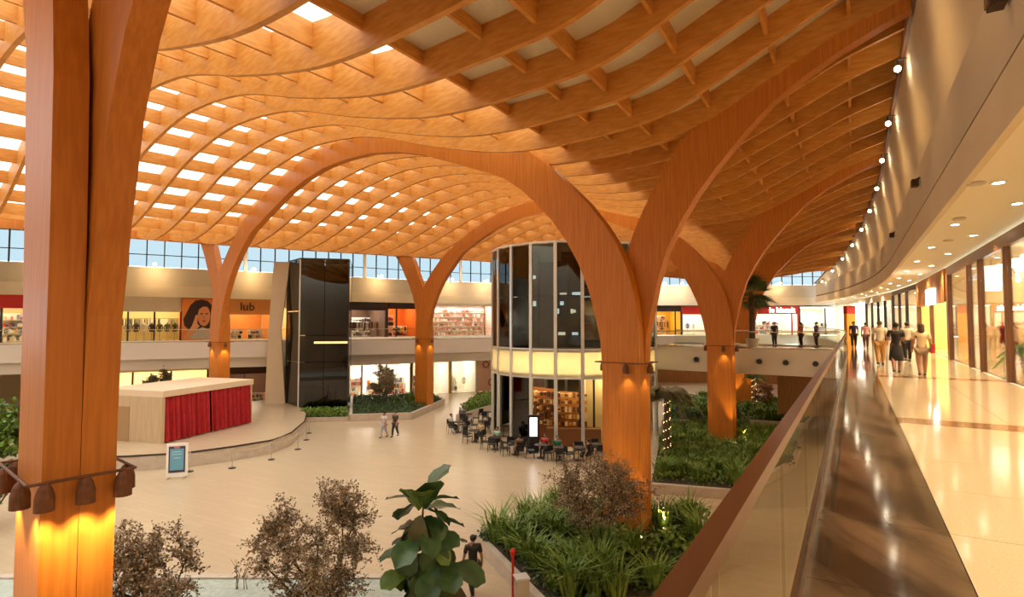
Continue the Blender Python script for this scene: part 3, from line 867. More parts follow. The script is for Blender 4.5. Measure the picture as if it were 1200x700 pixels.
# portrait poster
a, c = U_(213), U_(251)
e = (c - a); L = e.length; rz = math.atan2(e.y, e.x)
po = thing('portrait_poster', 'tall orange poster of a dark-haired woman resting her cheek on her hand', 'poster', (a.x + e.y / L * .35, a.y - e.x / L * .35, Z_UP + .05), rz)
MB().bb(0, L, 0, .05, 0, 3.75).build('poster_board', colm(238, 140, 60), po)
def flat(pts, y, m, name):
    b = MB(); n = len(pts); 
    b.add([(x, -y, z) for x, z in pts] + [(x, 0, z) for x, z in pts], [tuple(range(n))] + [(i, i + n, (i + 1) % n + n, (i + 1) % n) for i in range(n)])
    return b.build(name, m, po)
k_ = L / 3.2
def ell(cx, cz, rx, rz_, n=20, a0=0): return [((cx + rx * math.cos(a0 + 2*math.pi*i/n)) * k_, cz + rz_ * math.sin(a0 + 2*math.pi*i/n)) for i in range(n)]
flat([(x * k_, z) for x, z in ((.25, 1.3), (.15, 1.9), (.5, 2.6), (.8, 3.2), (1.3, 3.62), (1.9, 3.72), (2.5, 3.6), (3.0, 3.1), (3.15, 2.2), (3.1, 1.4), (2.6, 1.0), (1.2, .9), (.6, 1.0))], .015, colm(58, 34, 26), 'hair_print')
flat(ell(2.15, 2.2, .62, .95), .025, colm(226, 150, 98), 'face_print')
flat([(x * k_, z) for x, z in ((.15, .1), (1.0, 1.3), (1.35, 2.3), (1.55, 2.25), (1.5, 1.5), (1.75, 1.25), (1.5, 1.0), (.75, .05))], .035, colm(230, 165, 115), 'hand_print')
flat([(x * k_, z) for x, z in ((.8, .05), (1.3, .85), (2.0, 1.15), (2.6, 1.0), (3.15, .9), (3.15, .05))], .03, colm(205, 195, 180), 'blouse_print')
for ex in (1.9, 2.4):
    flat(ell(ex, 2.4, .16, .06, 10), .032, colm(40, 25, 22), 'eye_print')
flat(ell(2.15, 1.72, .2, .07, 10), .032, colm(170, 60, 50), 'mouth_print')
flat([(x * k_, z) for x, z in ((2.12, 2.3), (2.24, 1.98), (2.06, 1.98))], .032, colm(200, 125, 80), 'nose_print')
flat([(x * k_, z) for x, z in ((1.2, 3.2), (1.25, 2.2), (1.55, 2.75), (2.0, 3.05), (2.7, 3.1), (2.3, 3.45), (1.7, 3.5))], .034, colm(50, 29, 22), 'fringe_print')
# globe lamps on the ledge over the far shops
gl = None
for px in (60, 180, 297, 378, 447, 530, 571, 620, 690, 780, 800, 915):
    q = on_line(px, resample(offs(SHOPU, -.5), 60))
    m = MB(); m.cyl((0, 0, 0), .05, 0, .12, 8); m.cur = 1; m.ball((0, 0, .26), .15, 10, 8)
    o = m.build('ledge_lamp', [DARK, lamp_mat('ledge_globe', (1, .8, .5), 30)]); o.location = (q.x, q.y, 12.65)
    pl = bpy.data.lights.new('ledge_light', 'POINT'); pl.energy = 130; pl.color = (1, .70, .36); pl.shadow_soft_size = .2
    lo = bpy.data.objects.new('ledge_light', pl); COL.objects.link(lo); q2 = on_line(px, resample(offs(SHOPU, -1.6), 60)); lo.location = (q2.x, q2.y, 12.3)
    tag(o, 'glowing globe lamp on the ledge under the clerestory', 'lamp', 'globe lamps on the far ledge')
# ---------------------------------------------------------------- right-hand shop row along the gallery
def rshop(label, s0, s1, **kw):
    a, c = Vector(ST(s1, T_SHOP(s1))), Vector(ST(s0, T_SHOP(s0)))
    return shop(label, a, c, Z_UP, 10.15, 4.5, **kw)
rshop('timber-framed boutique with wide panes, hung globes and green shrub', 6, 31.2, wall=colm(235, 205, 150), header=DWOOD, hh=.35, posts=(0, .008, .2, .286, .435, .58, .72, .86, 1), postm=DWOOD, light=LW,
      goods=[(.25, 3.4, 3.2, 2.6, 'wall'), (.42, 3.4, 3.0, 2.6, 'wall'), (.1, 1.5, 2.4, 1.6, 'mannequin'), (.6, 3.4, 3.2, 2.6, 'wall'), (.8, 3.4, 3.2, 2.6, 'wall')], gcols=[REDS, colm(230, 215, 190), colm(150, 90, 60), SHW])
sl = rshop('slatted timber shopfront with a square white lit sign', 31.4, 43, wall=colm(250, 225, 150), header=SLATW, hh=1.5, posts=(0, .5, 1), postm=DWOOD, light=LW, glassy=False, goods=[(.5, 3.2, 4, 2.2, 'wall')], gcols=[YEL, SHW, BEIGE])
Lr = 11.6
for k in range(46):
    MB().bb(.1 + k * .25, .2 + k * .25, -.14, -.06, 2.62, 4.08).build('slat', SLATW, sl)
m = MB(); m.bb(Lr * .55, Lr * .55 + 2.6, -.3, -.16, 2.55, 3.35); m.build('lit_sign', lamp_mat('sign_white', (1, .97, .9), 4), sl)
rshop('dark-framed shop with white poster panels beyond the slatted front', 43.2, 54, wall=BEIGE, header=BRN, hh=.3, posts=(0, .3, .6, 1), postm=DARK, light=LC, goods=[(.5, 3, 4, 2, 'rail')], gcols=DKC)
rshop('cream shop with black doorway far along the gallery', 54.2, 66, wall=SHW, header=CREAM, hh=.6, posts=(0, .25, .5, .75, 1), postm=BLACK, light=LC, goods=[(.5, 3, 4, 2, 'wall')], gcols=MIXC)
rshop('white corner shop with red and orange panel at the gallery end', 66.2, 80, wall=SHW, header=SHW, hh=.4, posts=(0, .5, 1), postm=SHW, light=LC, glassy=False)
rshop('plain glazed shop next to the timber-framed boutique', -7.5, 5.8, wall=BEIGE, header=DWOOD, hh=.35, posts=(0, .33, .66, 1), postm=DWOOD)
# things inside the near boutique
for s_, t_, z_, nm, lb in ((25.3, -4.15, 9.25, 'pendant_lantern', 'tall white glowing lantern hung behind the boutique glass'), (21.9, -4.9, 9.35, 'pendant_lantern', 'wide white glowing shade hung in the boutique above the green shrub')):
    x, y = ST(s_, t_)
    ln = thing(nm, lb, 'lamp', (x, y, z_))
    m = MB()
    if s_ > 24: m.lathe([(.24, -.45), (.28, -.3), (.28, .3), (.22, .42)], (0, 0, 0), 14)
    else: m.lathe([(.75, -.12), (.8, 0), (.6, .16), (.2, .26)], (0, 0, 0), 18)
    m.build('lamp_shade', lamp_mat('lantern_glow', (1, .95, .85), 3.5), ln)
    MB().tube([(0, 0, .25), (0, 0, 10.0 - z_)], .012, 5).build('cord', DARK, ln)
q = ST(58, -.6 + bend(58))
m = MB(); m.box((0, 0, 1.2), (1.1, .3, 2.4), .4); m.cur = 1; m.box((0, 0, 2.75), (1.1, .32, .7), .4)
o = m.build('advert_totem', [colm(235, 160, 40), REDS]); o.location = (*ST(56.5, -.9 + bend(56.5)), Z_UP)
tag(o, 'orange and red advert totem at the gallery corner', 'totem')
# gallery downlights, sensors, edge globes
LENS = lamp_mat('downlight_lens', (1, .88, .62), 22)
dl = MB(); dl.lathe([(.10, -.015), (.13, -.02), (.13, .0)], (0, 0, 0), 16); dl.cur = 1; dl.lathe([(.085, -.018), (.085, -.0175)], (0, 0, 0), 16)
dlo = dl.build('downlight', [ALUM, LENS])
tag(dlo, 'round recessed downlight in the gallery ceiling', 'downlight', 'recessed downlights of the gallery')
first = True
for k in range(14):
    s = 3 + 5.2 * k
    for t in (-2.35, -3.1):
        o = dlo if first else dlo.copy()
        if not first: COL.objects.link(o)
        first = False
        s2 = s + (2.6 if t < -3 else 0)
        x, y = ST(s2, t + bend(s2)); o.location = (x, y, 10.3)
        if s2 < 70: spot('downlight_beam', (x, y, 10.26), (x, y, 6), 540, (1, .68, .36), 125, .9, .1)
for k in range(9):
    s = -3 + 5 * k; x, y = ST(s, -.45)
    m = MB(); m.lathe([(.12, -.03), (.15, -.03), (.15, 0)], (0, 0, 0), 14); m.cur = 1; m.lathe([(.10, -.034), (.10, -.033)], (0, 0, 0), 14)
    o = m.build('downlight', [ALUM, LENS]); o.location = (x, y, 4.75); tag(o, 'round downlight under the gallery slab above the hall floor', 'downlight', 'downlights under the gallery slab')
    spot('downlight_beam', (x, y, 4.68), (x + NX * .8, y + NY * .8, 0), 420, (1, .72, .40), 120, .8, .1)
m = MB(); m.lathe([(.13, -.05), (.15, -.02), (.12, 0)], (0, 0, 0), 14)
for s, t in ((13.2, -2.0), (17.5, -2.3), (22, -2.6)):
    o = m.build('smoke_detector', GREYB); o.location = (*ST(s, t), 10.3); tag(o, 'flat grey ceiling sensor disc over the gallery', 'sensor', 'ceiling sensors over the gallery')
for s in (9.5, 21, 33):
    m = MB(); m.box((0, 0, 0), (.28, .18, .22), math.atan2(UY, UX)); m.cur = 1
    m.box((NX * .10, NY * .10, 0), (.22, .03, .16), math.atan2(UY, UX)); m.cur = 0; m.tube([(0, 0, .1), (-NX * .2, -NY * .2, .2)], .03)
    o = m.build('wall_speaker', [BRN, colm(120, 95, 70)]); x, y = ST(s, -1.72); o.location = (x, y, 12.0)
    tag(o, 'small brown box speaker on the bulkhead band', 'speaker', 'box speakers on the gallery bulkhead')
GLB = lamp_mat('edge_globe', (1, .85, .6), 45)
eg = MB(); eg.tube([(0, 0, .2), (0, 0, .0)], .035, 8); eg.tube([(0, 0, .2), (-NX * .25, -NY * .25, .2)], .025, 8); eg.cur = 1; eg.ball((0, 0, -.11), .10, 12, 8)
ego = eg.build('edge_lamp', [DARK, GLB]); tag(ego, 'bright globe lamp on the roof edge above the gallery', 'lamp', 'globe lamps along the curved roof edge')
first = True
for k in range(-3, 10):
    s = 22.3 + 6.0 * k
    o = ego if first else ego.copy()
    if not first: COL.objects.link(o)
    first = False
    spot('cove_fill_spot', (*ST(s, T_FASC(s) + 2.2), fascia_top(s) - 3.2), (*ST(s, T_FASC(s) - .6), fascia_top(s) - 4.6), 130, (1, .62, .25), 105, 1.0, .6)  # unseen spot added out in the hall, aimed back to warm the cove
    x, y = ST(s, T_FASC(s) + .3); o.location = (x, y, fascia_top(s) - 1.9 + .0006 * max(0, s - 40) ** 2)
# ---------------------------------------------------------------- dark glass lift tower
fx = Vector(G(349, 489)); fr = Vector(G(407, 487))
e = (fr - fx); W = e.length; rz = math.atan2(e.y, e.x)
lt = thing('lift_tower', 'tall black glass lift tower with a pale leaning fin', 'lift tower', (fx.x, fx.y, 0), rz)
TH = 12.9
for x0, x1 in ((0, W / 2), (W / 2, W)):
    for z0, z1 in ((.3, 4.4), (4.45, 6.6), (6.65, TH)):
        MB().bb(x0 + .02, x1 - .02, 0, .03, z0, z1).build('front_pane', TOWERG, lt)
D = 2.8
BL = Vector(G(336, 484)) - fx; c_, s_ = math.cos(-rz), math.sin(-rz); bl = Vector((c_ * BL.x - s_ * BL.y, s_ * BL.x + c_ * BL.y)); sx_ = bl.x / bl.y * D
for z0, z1 in ((.3, 4.4), (4.45, 8.6), (8.65, TH)):
    MB().prism([(-.03, .05), (0, .05), (sx_, D), (sx_ - .03, D)], z0, z1).build('side_pane', TOWERS, lt)
    MB().bb(W, W + .03, .05, D, z0, z1).build('side_pane', TOWERG, lt)
for x, y in ((0, 0), (W, 0), (sx_, D), (W, D)):
    MB().box((x, y, TH / 2), (.10, .10, TH)).build('corner_post', ALUM if x == 0 else DARK, lt)
MB().bb(.3, W - .1, 1.2, D - .2, .3, TH - .4).build('lift_shaft_core', BLACK, lt)
MB().prism([(0, 0), (W, 0), (W, D), (sx_, D)], TH, TH + .12).build('roof_cap', DARK, lt)
MB().bb(-.1, W + .1, -.1, D, 0, .3).build('plinth', STONE, lt)
MB().bb(W * .3, W, -.02, .06, 5.95, 6.12).build('lit_floor_edge', lamp_mat('floor_edge_glow', (1, .8, .4), .8), lt)
fin = MB(); fin.add([(x + sx_ - .1, y + D - 1.4, z) for x, y, z in ((.2, 1.0, 0), (-1.5, 1.0, 0), (-1.5, 1.3, 0), (.2, 1.3, 0), (-.3, 1.0, 7), (-1.3, 1.0, 7), (-1.3, 1.3, 7), (-.3, 1.3, 7), (.3, 1.0, TH), (-.95, 1.0, TH), (-.95, 1.3, TH), (.3, 1.3, TH))],
        [(0, 1, 5, 4), (1, 2, 6, 5), (2, 3, 7, 6), (3, 0, 4, 7), (4, 5, 9, 8), (5, 6, 10, 9), (6, 7, 11, 10), (7, 4, 8, 11), (8, 9, 10, 11), (3, 2, 1, 0)])
fin.build('leaning_fin', CREAM, lt)
# ---------------------------------------------------------------- round glass pavilion
PC = Vector((4.3, 39.2)); PR = 5.7
pv = thing('glass_pavilion', 'round glass pavilion with pale steel mullions and a frosted glass belt', 'pavilion', (PC.x, PC.y, 0))
NM = 22
A0 = math.atan2(-PC.y, -PC.x)
PZ = 12.65
for k in range(NM):
    a0 = A0 + 2 * math.pi * (k + .35) / NM; a1 = A0 + 2 * math.pi * (k + 1.35) / NM
    p0 = Vector((math.cos(a0), math.sin(a0))) * PR; p1 = Vector((math.cos(a1), math.sin(a1))) * PR
    mid = (p0 + p1) / 2; e = p1 - p0; rz = math.atan2(e.y, e.x)
    MB().box((p0.x, p0.y, PZ / 2), (.14, .2, PZ), a0).build('mullion', ALUM, pv)
    for z0, z1, g_ in ((.05, 4.3, None), (4.35, 6.05, FROST), (6.1, 9.3, PAVG), (9.33, PZ - .05, PAVG)):
        if g_ is None:
            if k % 3 == 1 or math.sin(a0) > .2: g_ = PAVG
            else: continue
        MB().box((mid.x, mid.y, (z0 + z1) / 2), (e.length - .14, .03, z1 - z0), rz).build('pane', g_, pv)
for z, h_ in ((6.05, .1), (4.3, .08), (PZ, .12)):
    m = MB()
    for k in range(NM):
        a0 = A0 + 2 * math.pi * (k + .35) / NM; a1 = A0 + 2 * math.pi * (k + 1.35) / NM
        p0 = Vector((math.cos(a0), math.sin(a0))) * PR; p1 = Vector((math.cos(a1), math.sin(a1))) * PR
        e = p1 - p0; m.box((*((p0 + p1) / 2), z), (e.length, .12, h_), math.atan2(e.y, e.x))
    m.build('ring_beam', ALUM, pv)
m = MB(); m.cyl((0, 0, 0), PR - .1, 4.4, 4.55, 44); m.build('mezzanine_floor', WHITE, pv)
m = MB(); m.cyl((0, 0, 0), PR - .1, 5.85, 6.0, 44); m.build('upper_floor', WHITE, pv)
m = MB(); m.cyl((0, 0, 0), PR - .02, PZ - .1, PZ, 44); m.build('roof_disc', CREAM, pv)
m = MB(); m.lathe([(4.7, 5.75), (5.1, 5.75), (5.1, 5.8), (4.7, 5.8)], (0, 0, 0), 40); m.build('belt_fill_ring', LW, pv)  # added glowing ring, no real fitting, brightens the frosted belt from inside
m = MB(); m.lathe([(3.9, 4.55), (3.9, 5.8)], (0, 0, 0), 30); m.build('belt_drum', colm(235, 215, 150), pv)
# dark partitions and lit displays on the upper floor
for k, (th, r_, wd, z0, z1) in enumerate(((-1.25, 4.3, 2.4, 6.1, 12.2), (-.55, 4.0, 2.2, 6.1, 11.6), (.2, 3.8, 2.4, 6.1, 12.2), (.95, 4.2, 2.4, 6.1, 12.0), (-1.9, 3.6, 2.0, 6.1, 12.2))):
    a_ = A0 + th * .62
    MB().box((math.cos(a_) * r_, math.sin(a_) * r_, (z0 + z1) / 2), (.12, wd, z1 - z0), a_).build('dark_partition', DBR, pv)
rgp = random.Random(17)
for th in (-1.5, -.95, -.28, .05, .6, .95):
    for q in range(5):
        a_ = A0 + (th + rgp.uniform(-.08, .08)) * .62; z = rgp.choice([7.0, 7.4, 8.4, 8.9, 9.5, 10.6])
        MB().box((math.cos(a_) * 4.65, math.sin(a_) * 4.65, z), (.05, rgp.uniform(.15, .45), rgp.uniform(.1, .35)), a_).build('lit_display', lamp_mat('display_glow_%d' % (q % 2), (1, .86, .62) if q % 2 else (.85, .95, 1), .9), pv)
a_ = A0 - 1.45 * .62
MB().box((math.cos(a_) * 5.0, math.sin(a_) * 5.0, 7.9), (.05, .8, 2.6), a_).build('pink_poster', colm(215, 120, 100), pv)
MB().box((math.cos(a_) * 5.0, math.sin(a_) * 5.0, 10.8), (.05, .8, .7), a_).build('lit_display', lamp_mat('display_glow_w', (.9, .97, 1), 1.8), pv)
# shop inside the ground floor
for th, r_, wd, z1, mm in ((-.95, 3.4, 2.6, 3.4, colm(150, 85, 30)), (-.35, 3.0, 2.2, 3.2, colm(190, 120, 45)), (.35, 3.6, 1.0, 4.3, DBR), (.85, 3.3, 3.0, 2.4, colm(210, 165, 60)), (.85, 3.5, 3.0, 4.3, colm(230, 200, 130))):
    a_ = A0 + th * .7
    MB().box((math.cos(a_) * r_, math.sin(a_) * r_, z1 / 2), (.15, wd, z1), a_).build('shop_partition', mm, pv)
for th in (-.9, 0, .9):
    a_ = A0 + th * .7
    MB().box((math.cos(a_) * 4.3, math.sin(a_) * 4.3, 4.3), (.9, 1.2, .06), a_).build('ceiling_light', LW, pv)
cnt = MB()
cnt.box((math.cos(A0) * 4.2, math.sin(A0) * 4.2, .55), (.6, 3.4, 1.1), A0)
cnt.build('counter', colm(120, 75, 35), pv)
rg = random.Random(5)
b = MB()
mats = [colm(210, 140, 50), colm(120, 70, 30), colm(235, 200, 140), colm(90, 55, 30)]
for th in (-1.1, -.75, -.4, -.05):
    a_ = A0 + th * .7
    for z in (1.3, 1.75, 2.2, 2.65, 3.1):
        for q in range(9):
            b.cur = rg.randrange(4); y = -1 + q * .24
            b.box((math.cos(a_) * 3.9 - math.sin(a_) * y, math.sin(a_) * 3.9 + math.cos(a_) * y, z), (.2, .16, rg.uniform(.12, .34)), a_)
o = b.build('shelf_wares', mats, pv); o['kind'] = 'stuff'
q = Vector(G(625, 520)); 
sn = thing('display_screen', 'upright white digital screen on a dark stand before the pavilion', 'screen', (*AT(625, 33.2), 0), 0)
MB().bb(-.34, .34, 0, .1, .05, 2.2).build('casing', BLACK, sn)
MB().bb(-.22, .22, -.02, 0, .95, 2.05).build('lit_panel', lamp_mat('screen_glow', (.92, .9, 1), 2.2), sn)
MB().bb(-.3, .3, -.2, .3, 0, .05).build('foot', BLACK, sn)
# ---------------------------------------------------------------- stage with red-curtained box
front = [G(x, y) for x, y in ((40, 556), (148, 553), (217, 548.5), (271, 540.5), (318, 532), (341, 522), (357, 507), (359, 497), (348, 485), (325, 477))]
back = [(-24, 47), (-31, 44), (-36, 36)]
MB_ = MB(); MB_.prism(front + back, 0, .76)
st_ = tag(MB_.build('stage_platform', STONE), 'low curved stone stage platform with rounded front', 'stage')
b = MB(); b.prism([(x, y) for x, y in front + back], .76, .80); b.build('stage_deck', FLOOR, st_)
b = MB(); b.tube([(x, y, .78) for x, y in front], .05, 6); b.build('dark_nosing', DBR, st_)
cl = Vector(G(189, 520, .8)); cr = Vector(G(291, 496, .8))
e = cr - cl; L = e.length; rz = math.atan2(e.y, e.x)
bx = thing('stage_box', 'pale timber stage box with flat roof slab', 'stage box', (cl.x, cl.y, .8), rz)
BD = 4.6
MB().bb(-.1, L + .25, -.15, BD, 2.62, 2.98).build('roof_slab', colm(228, 205, 175), bx)
LWD = mat('pale_oak', (.52, .38, .23), .55, col2=(.60, .45, .28), scale=2, stretch=(4, 4, .3))
MB().bb(-.1, .1, -.1, BD, 0, 2.62).build('end_wall', LWD, bx)
MB().bb(L + .05, L + .2, -.1, BD, 0, 2.62).build('end_wall', LWD, bx)
MB().bb(0, L, BD - .1, BD, 0, 2.62).build('back_wall', LWD, bx)
MB().bb(-.13, -.1, 2.3, 3.2, 0, 2.0).build('door', colm(170, 135, 95), bx)
RED = mat('red_velvet', (.36, .006, .010), .75, col2=(.46, .012, .016), scale=3)
for h0, h1 in ((.1, L * .5), (L * .5 + .05, L + .05)):
    n = 70; vs = []; rr = random.Random(int(h0 * 10) + 3); ph = [rr.uniform(0, 6) for _ in range(4)]
    for k in range(n + 1):
        x = h0 + (h1 - h0) * k / n; u = k / n * 2 * math.pi
        y = .13 * math.sin(u * 9 + ph[0]) + .06 * math.sin(u * 15 + ph[1])
        for z, f in ((.06, 1.25), (1.3, 1.0), (2.3, .7), (2.6, .45)):
            vs.append((x, -.02 + y * f - (.10 * (1 - z / 2.6)), z))
    b = MB(); b.add(vs, [(4*k+j, 4*k+4+j, 4*k+5+j, 4*k+1+j) for k in range(n) for j in range(3)])
    o = b.build('curtain_tmp', RED, None, True); o.name = 'stage_curtain'
    o.location = (cl.x, cl.y, .8); o.rotation_euler = (0, 0, rz)
    tag(o, 'gathered red velvet curtain on the %s half of the stage box' % ('sign board' if h0 < 1 else 'lift tower'), 'curtain', 'red curtains of the stage box')
fe = thing('fire_extinguisher', 'small fire extinguisher standing against the stage box', 'fire extinguisher', (*G(165, 518, .8), .8))
MB().lathe([(.09, 0), (.1, .05), (.1, .42)], (0, 0, 0), 10).build('cylinder', colm(210, 200, 190), fe)
MB().lathe([(.1, .42), (.1, .62), (.04, .72), (.03, .8)], (0, 0, 0), 10).build('red_top', REDS, fe)
MB().box((.05, 0, .82), (.16, .03, .05)).build('lever', BLACK, fe)
# information board and rope stanchions
x, y = G(207, 561)
ib = thing('sign_board', 'white framed sign board with a blue notice panel', 'sign', (x, y, 0), R(18))
MB().bb(-.47, .47, -.03, .03, .08, 1.72).build('frame', colm(245, 240, 232), ib)
MB().bb(-.36, .36, -.05, -.03, .3, 1.58).build('print_border', colm(70, 55, 70), ib)
pn = MB().bb(-.30, .30, -.06, -.05, .42, 1.46).build('blue_panel', colm(105, 165, 195), ib)
for zz, w_ in ((1.3, .4), (1.18, .46), (1.0, .3)):
    MB().bb(-w_ / 2, w_ / 2, -.065, -.06, zz, zz + .03).build('print_line', colm(180, 215, 225), pn)
MB().bb(-.12, .12, -.06, -.05, 1.49, 1.56).build('pink_mark', colm(200, 120, 135), ib)
for sx in (-.35, .35): MB().bb(sx - .04, sx + .04, -.2, .2, 0, .08).build('foot', STEEL, ib)
sp = [G(222, 553), G(272, 549), G(318, 539), G(349, 527), G(359, 516), G(362, 508)]
sta = None
for k, (x, y) in enumerate(sp):
    if sta is None:
        sta = thing('rope_stanchion', 'slim chrome post on a round dark base round the stage', 'stanchion', (x, y, 0), 0, 'rope posts along the stage front')
        MB().lathe([(.19, 0), (.19, .03), (.03, .06)], (0, 0, 0), 14).build('base', DARK, sta)
        MB().lathe([(.022, .05), (.022, .92), (.04, .94), (.04, .98), (.01, 1.0)], (0, 0, 0), 8).build('post', STEEL, sta)
    else:
        dup(sta, (x, y, 0))
for (x0, y0), (x1, y1) in zip(sp, sp[1:]):
    b = MB(); pts = [(x0 + (x1 - x0) * u, y0 + (y1 - y0) * u, .92 - .5 * u * (1 - u)) for u in [k / 8 for k in range(9)]]
    b.tube(pts, .014, 5)
    tag(b.build('barrier_rope', colm(200, 180, 150)), 'thin pale barrier rope sagging between two stage posts', 'rope', 'ropes between the stage posts')
# ---------------------------------------------------------------- planting
GREENS = [mat('leaf_green', (.12, .21, .025), .5, col2=(.21, .31, .045), scale=3), mat('leaf_dark', (.04, .085, .018), .5, col2=(.075, .13, .028), scale=3)]
DRYL = [mat('dry_leaf', (.33, .24, .15), .7, col2=(.48, .37, .24), scale=5), mat('dry_leaf_dark', (.17, .115, .065), .7, col2=(.28, .19, .11), scale=5)]
BARK = mat('bark', (.09, .055, .03), .9, col2=(.15, .095, .055), scale=6)
def planter(label, pts, h=.42, soil=SOIL, kerbm=STONE, plain=False):
    P = [Vector(p) for p in pts]
    c = sum(P, Vector((0, 0))) / len(P)
    root = thing('planter_bed', label, 'planter', (c.x, c.y, 0))
    Q = [p - c for p in P]
    for a, b_ in zip(Q, Q[1:] + Q[:1]):
        e = b_ - a; n = max(1, round(e.length / 1.6)); rz = math.atan2(e.y, e.x)
        for k in range(n):
            q = a + e * ((k + .5) / n)
            m = MB(); m.box((0, 0, 0), (e.length / n - .012, .24, h)); o = m.build('kerb_stone', kerbm, root); o.location = (q.x, q.y, h / 2); o.rotation_euler = (0, 0, rz)
    MB().prism([(q.x * .985, q.y * .985) for q in Q], 0, h - .05).build('soil', soil, root)
    return root, P
def inside(p, poly):
    r = False; n = len(poly)
    for i in range(n):
        a, b_ = poly[i], poly[(i + 1) % n]
        if (a[1] > p[1]) != (b_[1] > p[1]) and p[0] < (b_[0] - a[0]) * (p[1] - a[1]) / (b_[1] - a[1]) + a[0]: r = not r
    return r
def scatter(poly, n, seed, shrink=.9):
    rg = random.Random(seed); out = []
    c = (sum(p[0] for p in poly) / len(poly), sum(p[1] for p in poly) / len(poly))
    pl = [(c[0] + (p[0] - c[0]) * shrink, c[1] + (p[1] - c[1]) * shrink) for p in poly]
    xs = [p[0] for p in pl]; ys = [p[1] for p in pl]
    k = 0
    while len(out) < n and k < 20000:
        k += 1
        q = (rg.uniform(min(xs), max(xs)), rg.uniform(min(ys), max(ys)))
        if any((Vector(q) - cb[0]).length < 1.15 for cb in COLS.values()): continue
        if inside(q, pl) and all((q[0] - o[0]) ** 2 + (q[1] - o[1]) ** 2 > .16 for o in out): out.append(q)
    return out
def blades(b, n, r, h, rg, lean=.5, wd=.02):
    for _ in range(n):
        th = rg.uniform(0, 6.283); rr = r * math.sqrt(rg.random()) * .5
        x, y = math.cos(th) * rr, math.sin(th) * rr
        a = th + rg.uniform(-.6, .6); hh = h * rg.uniform(.6, 1.1); l = lean * hh * rg.uniform(.4, 1.3)
        px_, py_ = -math.sin(a) * wd, math.cos(a) * wd
        p0 = (x, y, 0); p1 = (x + math.cos(a) * l * .3, y + math.sin(a) * l * .3, hh * .65); p2 = (x + math.cos(a) * l, y + math.sin(a) * l, hh * rg.uniform(.75, 1))
        b.add([(p0[0] - px_, p0[1] - py_, 0), (p0[0] + px_, p0[1] + py_, 0), (p1[0] + px_, p1[1] + py_, p1[2]), (p1[0] - px_, p1[1] - py_, p1[2]), p2], [(0, 1, 2, 3), (3, 2, 4)])
def leafquad(b, p, size, rg, up=.3):
    d = Vector((rg.gauss(0, 1), rg.gauss(0, 1), rg.gauss(0, 1) + up)).normalized()
    s_ = d.orthogonal().normalized(); s_ = Matrix.Rotation(rg.uniform(0, 6.28), 3, d) @ s_
    t_ = d.cross(s_); l, w_ = size * rg.uniform(.7, 1.3), size * .42
    p = Vector(p)
    b.add([p, p + s_ * l * .5 + t_ * w_, p + s_ * l, p + s_ * l * .5 - t_ * w_], [(0, 1, 2, 3)])
def clump_mesh(kind, seed):
    rg = random.Random(seed); b = MB()
    if kind == 'grass': blades(b, 90, .55, .75, rg, .55, .016)
    elif kind == 'tuft': blades(b, 60, .4, .95, rg, .75, .02)
    elif kind == 'low':
        for _ in range(260):
            th = rg.uniform(0, 6.28); r = .55 * math.sqrt(rg.random()); leafquad(b, (r * math.cos(th), r * math.sin(th), rg.uniform(.05, .45) * (1 - r * .7)), .13, rg, .8)
    return b
CL = {}
CAP = {'grass': ('grass_clump', 'upright green grass clump', 'grass'), 'tuft': ('arching_grass', 'arching long-bladed green plant', 'plant'), 'low': ('leafy_shrub', 'low leafy dark green shrub', 'shrub')}
def clumps(poly, n, kinds, seed, where, z=.36, scale=(.8, 1.25), shrink=.9):
    rg = random.Random(seed)
    for (x, y) in scatter(poly, n, seed, shrink):
        k = rg.choice(kinds); v = rg.randrange(2)
        if (k, v) not in CL:
            CL[(k, v)] = clump_mesh(k, 11 + v).build(CAP[k][0], GREENS[0] if k != 'low' else GREENS[v])
            o = CL[(k, v)]
        else:
            o = CL[(k, v)].copy(); COL.objects.link(o)
        o.location = (x, y, z); s_ = rg.uniform(*scale); o.scale = (s_, s_, s_ * rg.uniform(.85, 1.15)); o.rotation_euler = (0, 0, rg.uniform(0, 6.28))
        tag(o, CAP[k][1] + ' in the ' + where, CAP[k][2], CAP[k][2] + ' plants in the ' + where)
def cover(poly, n, m, seed, parent, z=.38, size=.12, h=.25, shrink=.95):
    rg = random.Random(seed); b = MB(); c = parent.location
    cc = (sum(p[0] for p in poly) / len(poly), sum(p[1] for p in poly) / len(poly))
    pl = [(cc[0] + (p[0] - cc[0]) * shrink, cc[1] + (p[1] - cc[1]) * shrink) for p in poly]
    xs = [p[0] for p in pl]; ys = [p[1] for p in pl]; k = 0
    while k < n:
        q = (rg.uniform(min(xs), max(xs)), rg.uniform(min(ys), max(ys)))
        if inside(q, pl):
            k += 1; leafquad(b, (q[0] - c.x, q[1] - c.y, z + rg.uniform(0, h)), size, rg, .7)
    o = b.build('ground_cover', m, parent); o['kind'] = 'stuff'
g1 = [G(x, y) for x, y in ((560, 640), (636, 722), (770, 722), (850, 662), (815, 612), (650, 600))]
r1, g1 = planter('stone-kerbed bed with the red post, round the near orange column', g1)
cover(g1, 5200, GREENS[1], 3, r1, h=.3)
clumps(g1, 46, ['low', 'low', 'tuft'], 5, 'bed with the red post', scale=(.9, 1.5))
clumps([G(x, y) for x, y in ((575, 645), (625, 690), (680, 640), (655, 606))], 10, ['tuft'], 8, 'bed with the red post', scale=(1.0, 1.4))
clumps([G(x, y) for x, y in ((640, 690), (650, 722), (730, 722), (720, 680))], 8, ['tuft'], 9, 'bed with the red post', scale=(1.0, 1.4))
g2 = [G(x, y) for x, y in ((760, 577), (866, 586), (930, 548), (940, 517), (850, 504), (775, 507))]
r2, g2 = planter('grass bed with string-lit palm, round the column before the footbridge', g2)
